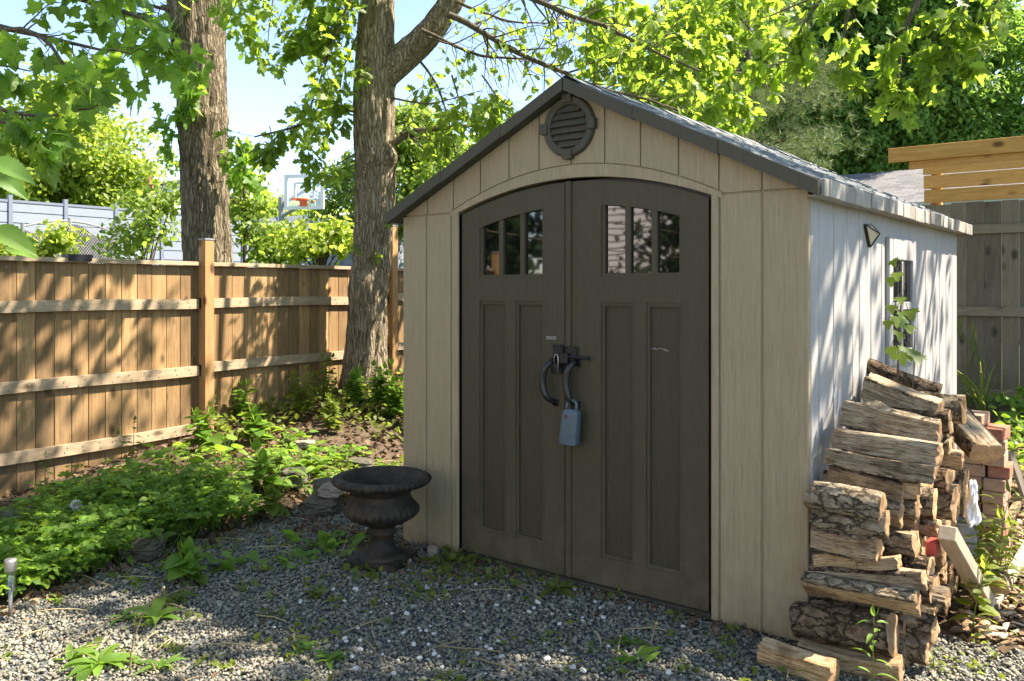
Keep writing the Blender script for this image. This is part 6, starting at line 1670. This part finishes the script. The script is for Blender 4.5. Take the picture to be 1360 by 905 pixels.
# white pebbles
GP = 'white pebbles strewn over the gravel'
wp = []
for k in range(400):
    px = rs.normal(640, 150); py = rs.uniform(778, 903)
    if not (330 < px < 1010): continue
    g = gp(px, py)
    if g[1] > -0.05 and g[0] < 0: continue
    wp.append(g)
    if len(wp) >= 92: break
base = []
for k in range(8):
    s_ = rs.uniform(.8,1.3); 
    o = rock('white_pebble', (0,0,0), (.024*s_, .018*s_, .013*s_), 'white_pebble', 'small white pebble lying on the grey gravel', GP, 200+k, 0, 'pebble', 2.6); base.append(o); o.data.polygons.foreach_set('use_smooth', np.ones(len(o.data.polygons), dtype=bool))
for k, g in enumerate(wp):
    if k < 8: o = base[k]
    else: o = base[k % 8].copy(); link(o)
    o.location = (g[0], g[1], g[2]+.010 + rs.uniform(0,.004)); sc = rs.uniform(.6,1.35); o.scale = (sc,sc,sc); o.rotation_euler = (rs.normal(0,.3), rs.normal(0,.3), rs.uniform(0,6))

# ================================================================== litter and ground cover in the bed
def bedpts(n, y0, y1, u0, u1):
    y = rs.uniform(y0, y1, n); u = rs.uniform(u0, u1, n); x = bed_edge(np.clip(y,-6,3)) - u
    P = np.stack([x, y, terrain(x, y)], 1); d = (P - F0) @ FN
    return P[(d > 0.02)]
P = np.concatenate([bedpts(7500, -2.6, 4.0, -.12, 2.5), np.stack([rs.uniform(-3.5,-2.45,900), rs.uniform(.3,3,900), np.zeros(900)],1)])
P[:,2] = terrain(P[:,0], P[:,1]) + rs.uniform(.0,.022,len(P))
lt = Leaves(); n = len(P)
for q_, tm_ in enumerate(('oak','toothed','maple','simple')): lt.put(tm_, P[q_::4], (rdir(n,0,rs)*np.array((1,1,.5)))[q_::4], rdir(n,.9,rs)[q_::4], (.055*rs.uniform(.35,1.3,n))[q_::4])
tag(lt.build('leaf_litter', M['leaf_dead']), 'brown dead leaves littering the bed', 'leaf litter', kind='stuff')
tw = MB()
for k in range(260):
    if k < 150: g = bedpts(1, -2.6, 2.5, -.15, 2.2); 
    else: g = np.stack([rs.uniform(-3,1.4,1), rs.uniform(-2.6,-.1,1), np.zeros(1)],1)
    if len(g) == 0: continue
    g = g[0]; g[2] = float(terrain(g[0], g[1])) + .018; a = rs.uniform(0,6.28); L = rs.uniform(.06,.28); d = np.array((math.cos(a), math.sin(a), 0))
    tw.tube(curve_pts([g-d*L/2, g+(0,0,.012), g+d*L/2], 6, .08, rs), rs.uniform(.0015,.0035), 4)
tag(tw.build('fallen_twigs', M['straw']), 'fallen twigs and straw on the bed and gravel', 'twigs', kind='stuff')
# lush ferny ground cover
gc = Leaves(); gs = MB()
cand = np.concatenate([bedpts(1180, -2.7, .55, .04, 1.25), bedpts(520, .3, 3.6, .0, 2.2)])
fn = fbm(cand*np.array((1.3,1.3,0)), 55, 2); uu = bed_edge(cand[:,1]) - cand[:,0]; keep_ = (fn*1.3 + rs.uniform(-.25,.35,len(cand)) - .6*sstep(.75,1.2,uu)) > .07; cand = cand[keep_]; fnk = fn[keep_]
def hgt(P): return .045 + .095*sstep(-2.6,-.6,P[:,1])*sstep(.9,-.1,P[:,1]) + .03
hb = hgt(cand)*np.clip(.75 + 1.3*fnk + rs.normal(0,.22,len(cand)), .35, 1.9)
for g, h in zip(cand, hb):
    ns = rs.integers(4, 8); lk_ = ('toothed','oak','toothed','maple','simple')[rs.integers(0,5)]
    for s_ in range(ns):
        a = rs.uniform(0,6.28); L = h*rs.uniform(.6,1.3); tip = g + np.array((math.cos(a)*L*.6, math.sin(a)*L*.6, L))
        d = unit(np.array((math.cos(a), math.sin(a), rs.uniform(-.3,.35)))); sd_ = np.array((-d[1], d[0], 0))
        gs.tube([g, (g+tip)/2 + (0,0,.02), tip], .0015, 3, False)
        nf = 5; sz = .040*rs.uniform(.6,1.4)
        pos = []; dr = []
        for k in range(nf):
            f = (k//2)/2; side = 1 if k % 2 else -1
            if k == nf-1: pos.append(tip + d*sz*.9); dr.append(d)
            else: pos.append(tip + d*sz*.75*(k//2)); dr.append(d*.55 + sd_*side)
        gc.put(lk_, np.array(pos), np.array(dr), np.array((0,0,1.0))[None] + rs.normal(0,.5,(nf,3)), sz)
big = bedpts(150, -2.7, .9, .02, 1.5); hbg = hgt(big)*.8
for g, h in zip(big, hbg):
    lk_ = ('heart','dock','lance','toothed','dock')[rs.integers(0,5)]; nn = rs.integers(3,7); a = rs.uniform(0,6.28,nn)
    tp = g + np.stack([np.cos(a)*h*.5, np.sin(a)*h*.5, h*rs.uniform(.5,1.35,nn)],1)
    gc.put(lk_, tp, np.stack([np.cos(a),np.sin(a),rs.uniform(-.2,.6,nn)],1), np.array((0,0,1.0))[None]+rs.normal(0,.35,(nn,3)), rs.uniform(.06,.13,nn))
    for q in tp: gs.tube([g, (g+q)/2+(0,0,.02), q], .0018, 3, False)
tag(gc.build('ground_cover', M['leaf_ground']), 'lush low green ground cover filling the bed', 'ground cover', kind='stuff')
tag(gs.build('ground_cover_stems', M['leaf_ground']), 'stems of the low ground cover', 'ground cover', kind='stuff')
# sunny patch of yellowish cover farther back
gl = Leaves(); P = np.concatenate([bedpts(3600, .5, 4.2, -.3, 2.2), np.stack([rs.uniform(-3.6,-2.5,700), rs.uniform(.4,3.2,700), np.zeros(700)],1)])
fn = fbm(P*np.array((1.8,1.8,0)), 66, 2); P = P[fn > -.18]; n = len(P); P[:,2] = terrain(P[:,0], P[:,1]) + rs.uniform(.01,.14,n)
gl.put('toothed', P, rdir(n,0,rs)*np.array((1,1,.5)), rdir(n,1.4,rs), .055*rs.uniform(.6,1.4,n))
tag(gl.build('ground_cover', M['leaf_ground_lime']), 'yellowish low leaves in the sunny back of the bed', 'ground cover', kind='stuff')
# right hand side: chips, litter and weeds
N = 6500; P = np.stack([rs.uniform(.45,3.2,N), rs.uniform(.5,5.4,N), np.zeros(N)],1); P[:,2] = terrain(P[:,0],P[:,1]) + rs.uniform(.005,.03,N)
chips(P, rs.uniform(.02,.085,N), M['split_wood'], 'wood_chips', flat=.14, wide=.3); chips(P[::2] + np.array((.013,.017,.006)), rs.uniform(.02,.08,len(P[::2])), M['lath'], 'pale_wood_chips', flat=.14, wide=.35); tag(bpy.data.objects['pale_wood_chips'], 'sunbleached splinters among the wood chips', 'wood chips'); tag(bpy.data.objects['wood_chips'], 'pale wood chips and bark scraps right of the stack', 'wood chips')
lt = Leaves(); N = 2200; P = np.stack([rs.uniform(.4,3.2,N), rs.uniform(.4,5.4,N), np.zeros(N)],1); P[:,2] = terrain(P[:,0],P[:,1]) + rs.uniform(.005,.03,N)
lt.put('blob', P, rdir(N,0,rs)*np.array((1,1,.35)), rdir(N,1.3,rs), .05*rs.uniform(.4,1.4,N)); tag(lt.build('leaf_litter', M['leaf_dead']), 'dead leaves among the wood chips', 'leaf litter', kind='stuff')
gw = Leaves(); N = 5200; P = np.stack([rs.uniform(-.2,4.5,N), rs.uniform(2.6,5.4,N), np.zeros(N)],1); P[:,2] = terrain(P[:,0],P[:,1])
dens = sstep(2.4, 4.2, P[:,1])*sstep(-.1,.2,P[:,0]); P = P[rs.uniform(0,1,N) < dens]; n = len(P); P[:,2] += rs.uniform(0,.20,n)*sstep(2.6,4,P[:,1])
gw.put('toothed', P, rdir(n,0,rs)*np.array((1,1,.6)), rdir(n,1.3,rs), .075*rs.uniform(.6,1.4,n)); tag(gw.build('ground_cover', M['leaf_ground']), 'green weeds in front of the grey fence', 'ground cover', kind='stuff')
gw = Leaves(); N = 1900; P = np.stack([rs.uniform(.5,2.6,N), rs.uniform(-.6,3.2,N), np.zeros(N)],1); fn = fbm(P*np.array((2.4,2.4,0)),88,2); P = P[fn > .08]; n = len(P); P[:,2] = terrain(P[:,0],P[:,1]) + rs.uniform(.01,.06,n)
gw.put('toothed', P, rdir(n,0,rs)*np.array((1,1,.6)), rdir(n,1.3,rs), .027*rs.uniform(.5,1.5,n)); tag(gw.build('ground_cover', M['leaf_ground_lime']), 'sparse sunlit weeds on the gravel right of the stack', 'ground cover', kind='stuff')
# crumbs of bark, moss and leaf along the foot of the shed
lt = Leaves(); N = 1500; x = rs.uniform(-3.2, .3, N); P = np.stack([x, -np.abs(rs.normal(0,.09,N))*np.where(x < -1.7, 2.2, 1) - .01, np.zeros(N)],1); P[:,2] = terrain(P[:,0],P[:,1]) + rs.uniform(.008,.022,N)
P = P[rs.uniform(0,1,len(P)) < np.where(P[:,0] < -1.5, 1, .35)]; N = len(P)
lt.put('oak', P, rdir(N,0,rs)*np.array((1,1,.35)), rdir(N,1.0,rs), .032*rs.uniform(.3,1.4,N)); tag(lt.build('leaf_litter', M['leaf_dead']), 'crumbled dead leaves along the foot of the shed front', 'leaf litter', kind='stuff')
lt = Leaves(); N = 420; P = np.stack([rs.uniform(-3.2,1.2,N), rs.uniform(-2.6,-.1,N), np.zeros(N)],1); P[:,2] = terrain(P[:,0],P[:,1]) + .016
lt.put('blob', P, rdir(N,0,rs)*np.array((1,1,.35)), rdir(N,1.3,rs), .02*rs.uniform(.3,1.6,N)); tag(lt.build('leaf_litter', M['leaf_dead']), 'specks of dead leaf on the gravel', 'leaf litter', kind='stuff')
# seedlings, moss and clover sprinkled over the gravel
lt = Leaves(); c_ = np.stack([rs.uniform(-3.4,1.8,420), rs.uniform(-2.7,.3,420), np.zeros(420)],1); fn = fbm(c_*np.array((1.6,1.6,0)), 71, 2); c_ = c_[(fn > -.05) & ~under_shed(c_)]
P = np.repeat(c_, 9, 0); P = P + rs.normal(0,.028,P.shape)*np.array((1,1,0)); N = len(P); P[:,2] = terrain(P[:,0],P[:,1]) + rs.uniform(.008,.03,N)
lt.put('blob', P, rdir(N,.2,rs)*np.array((1,1,.5)), rdir(N,1.2,rs), .024*rs.uniform(.4,1.6,N)); tag(lt.build('gravel_seedlings', M['leaf_ground_lime']), 'tiny seedlings and clover sprinkled over the gravel', 'seedlings', kind='stuff')
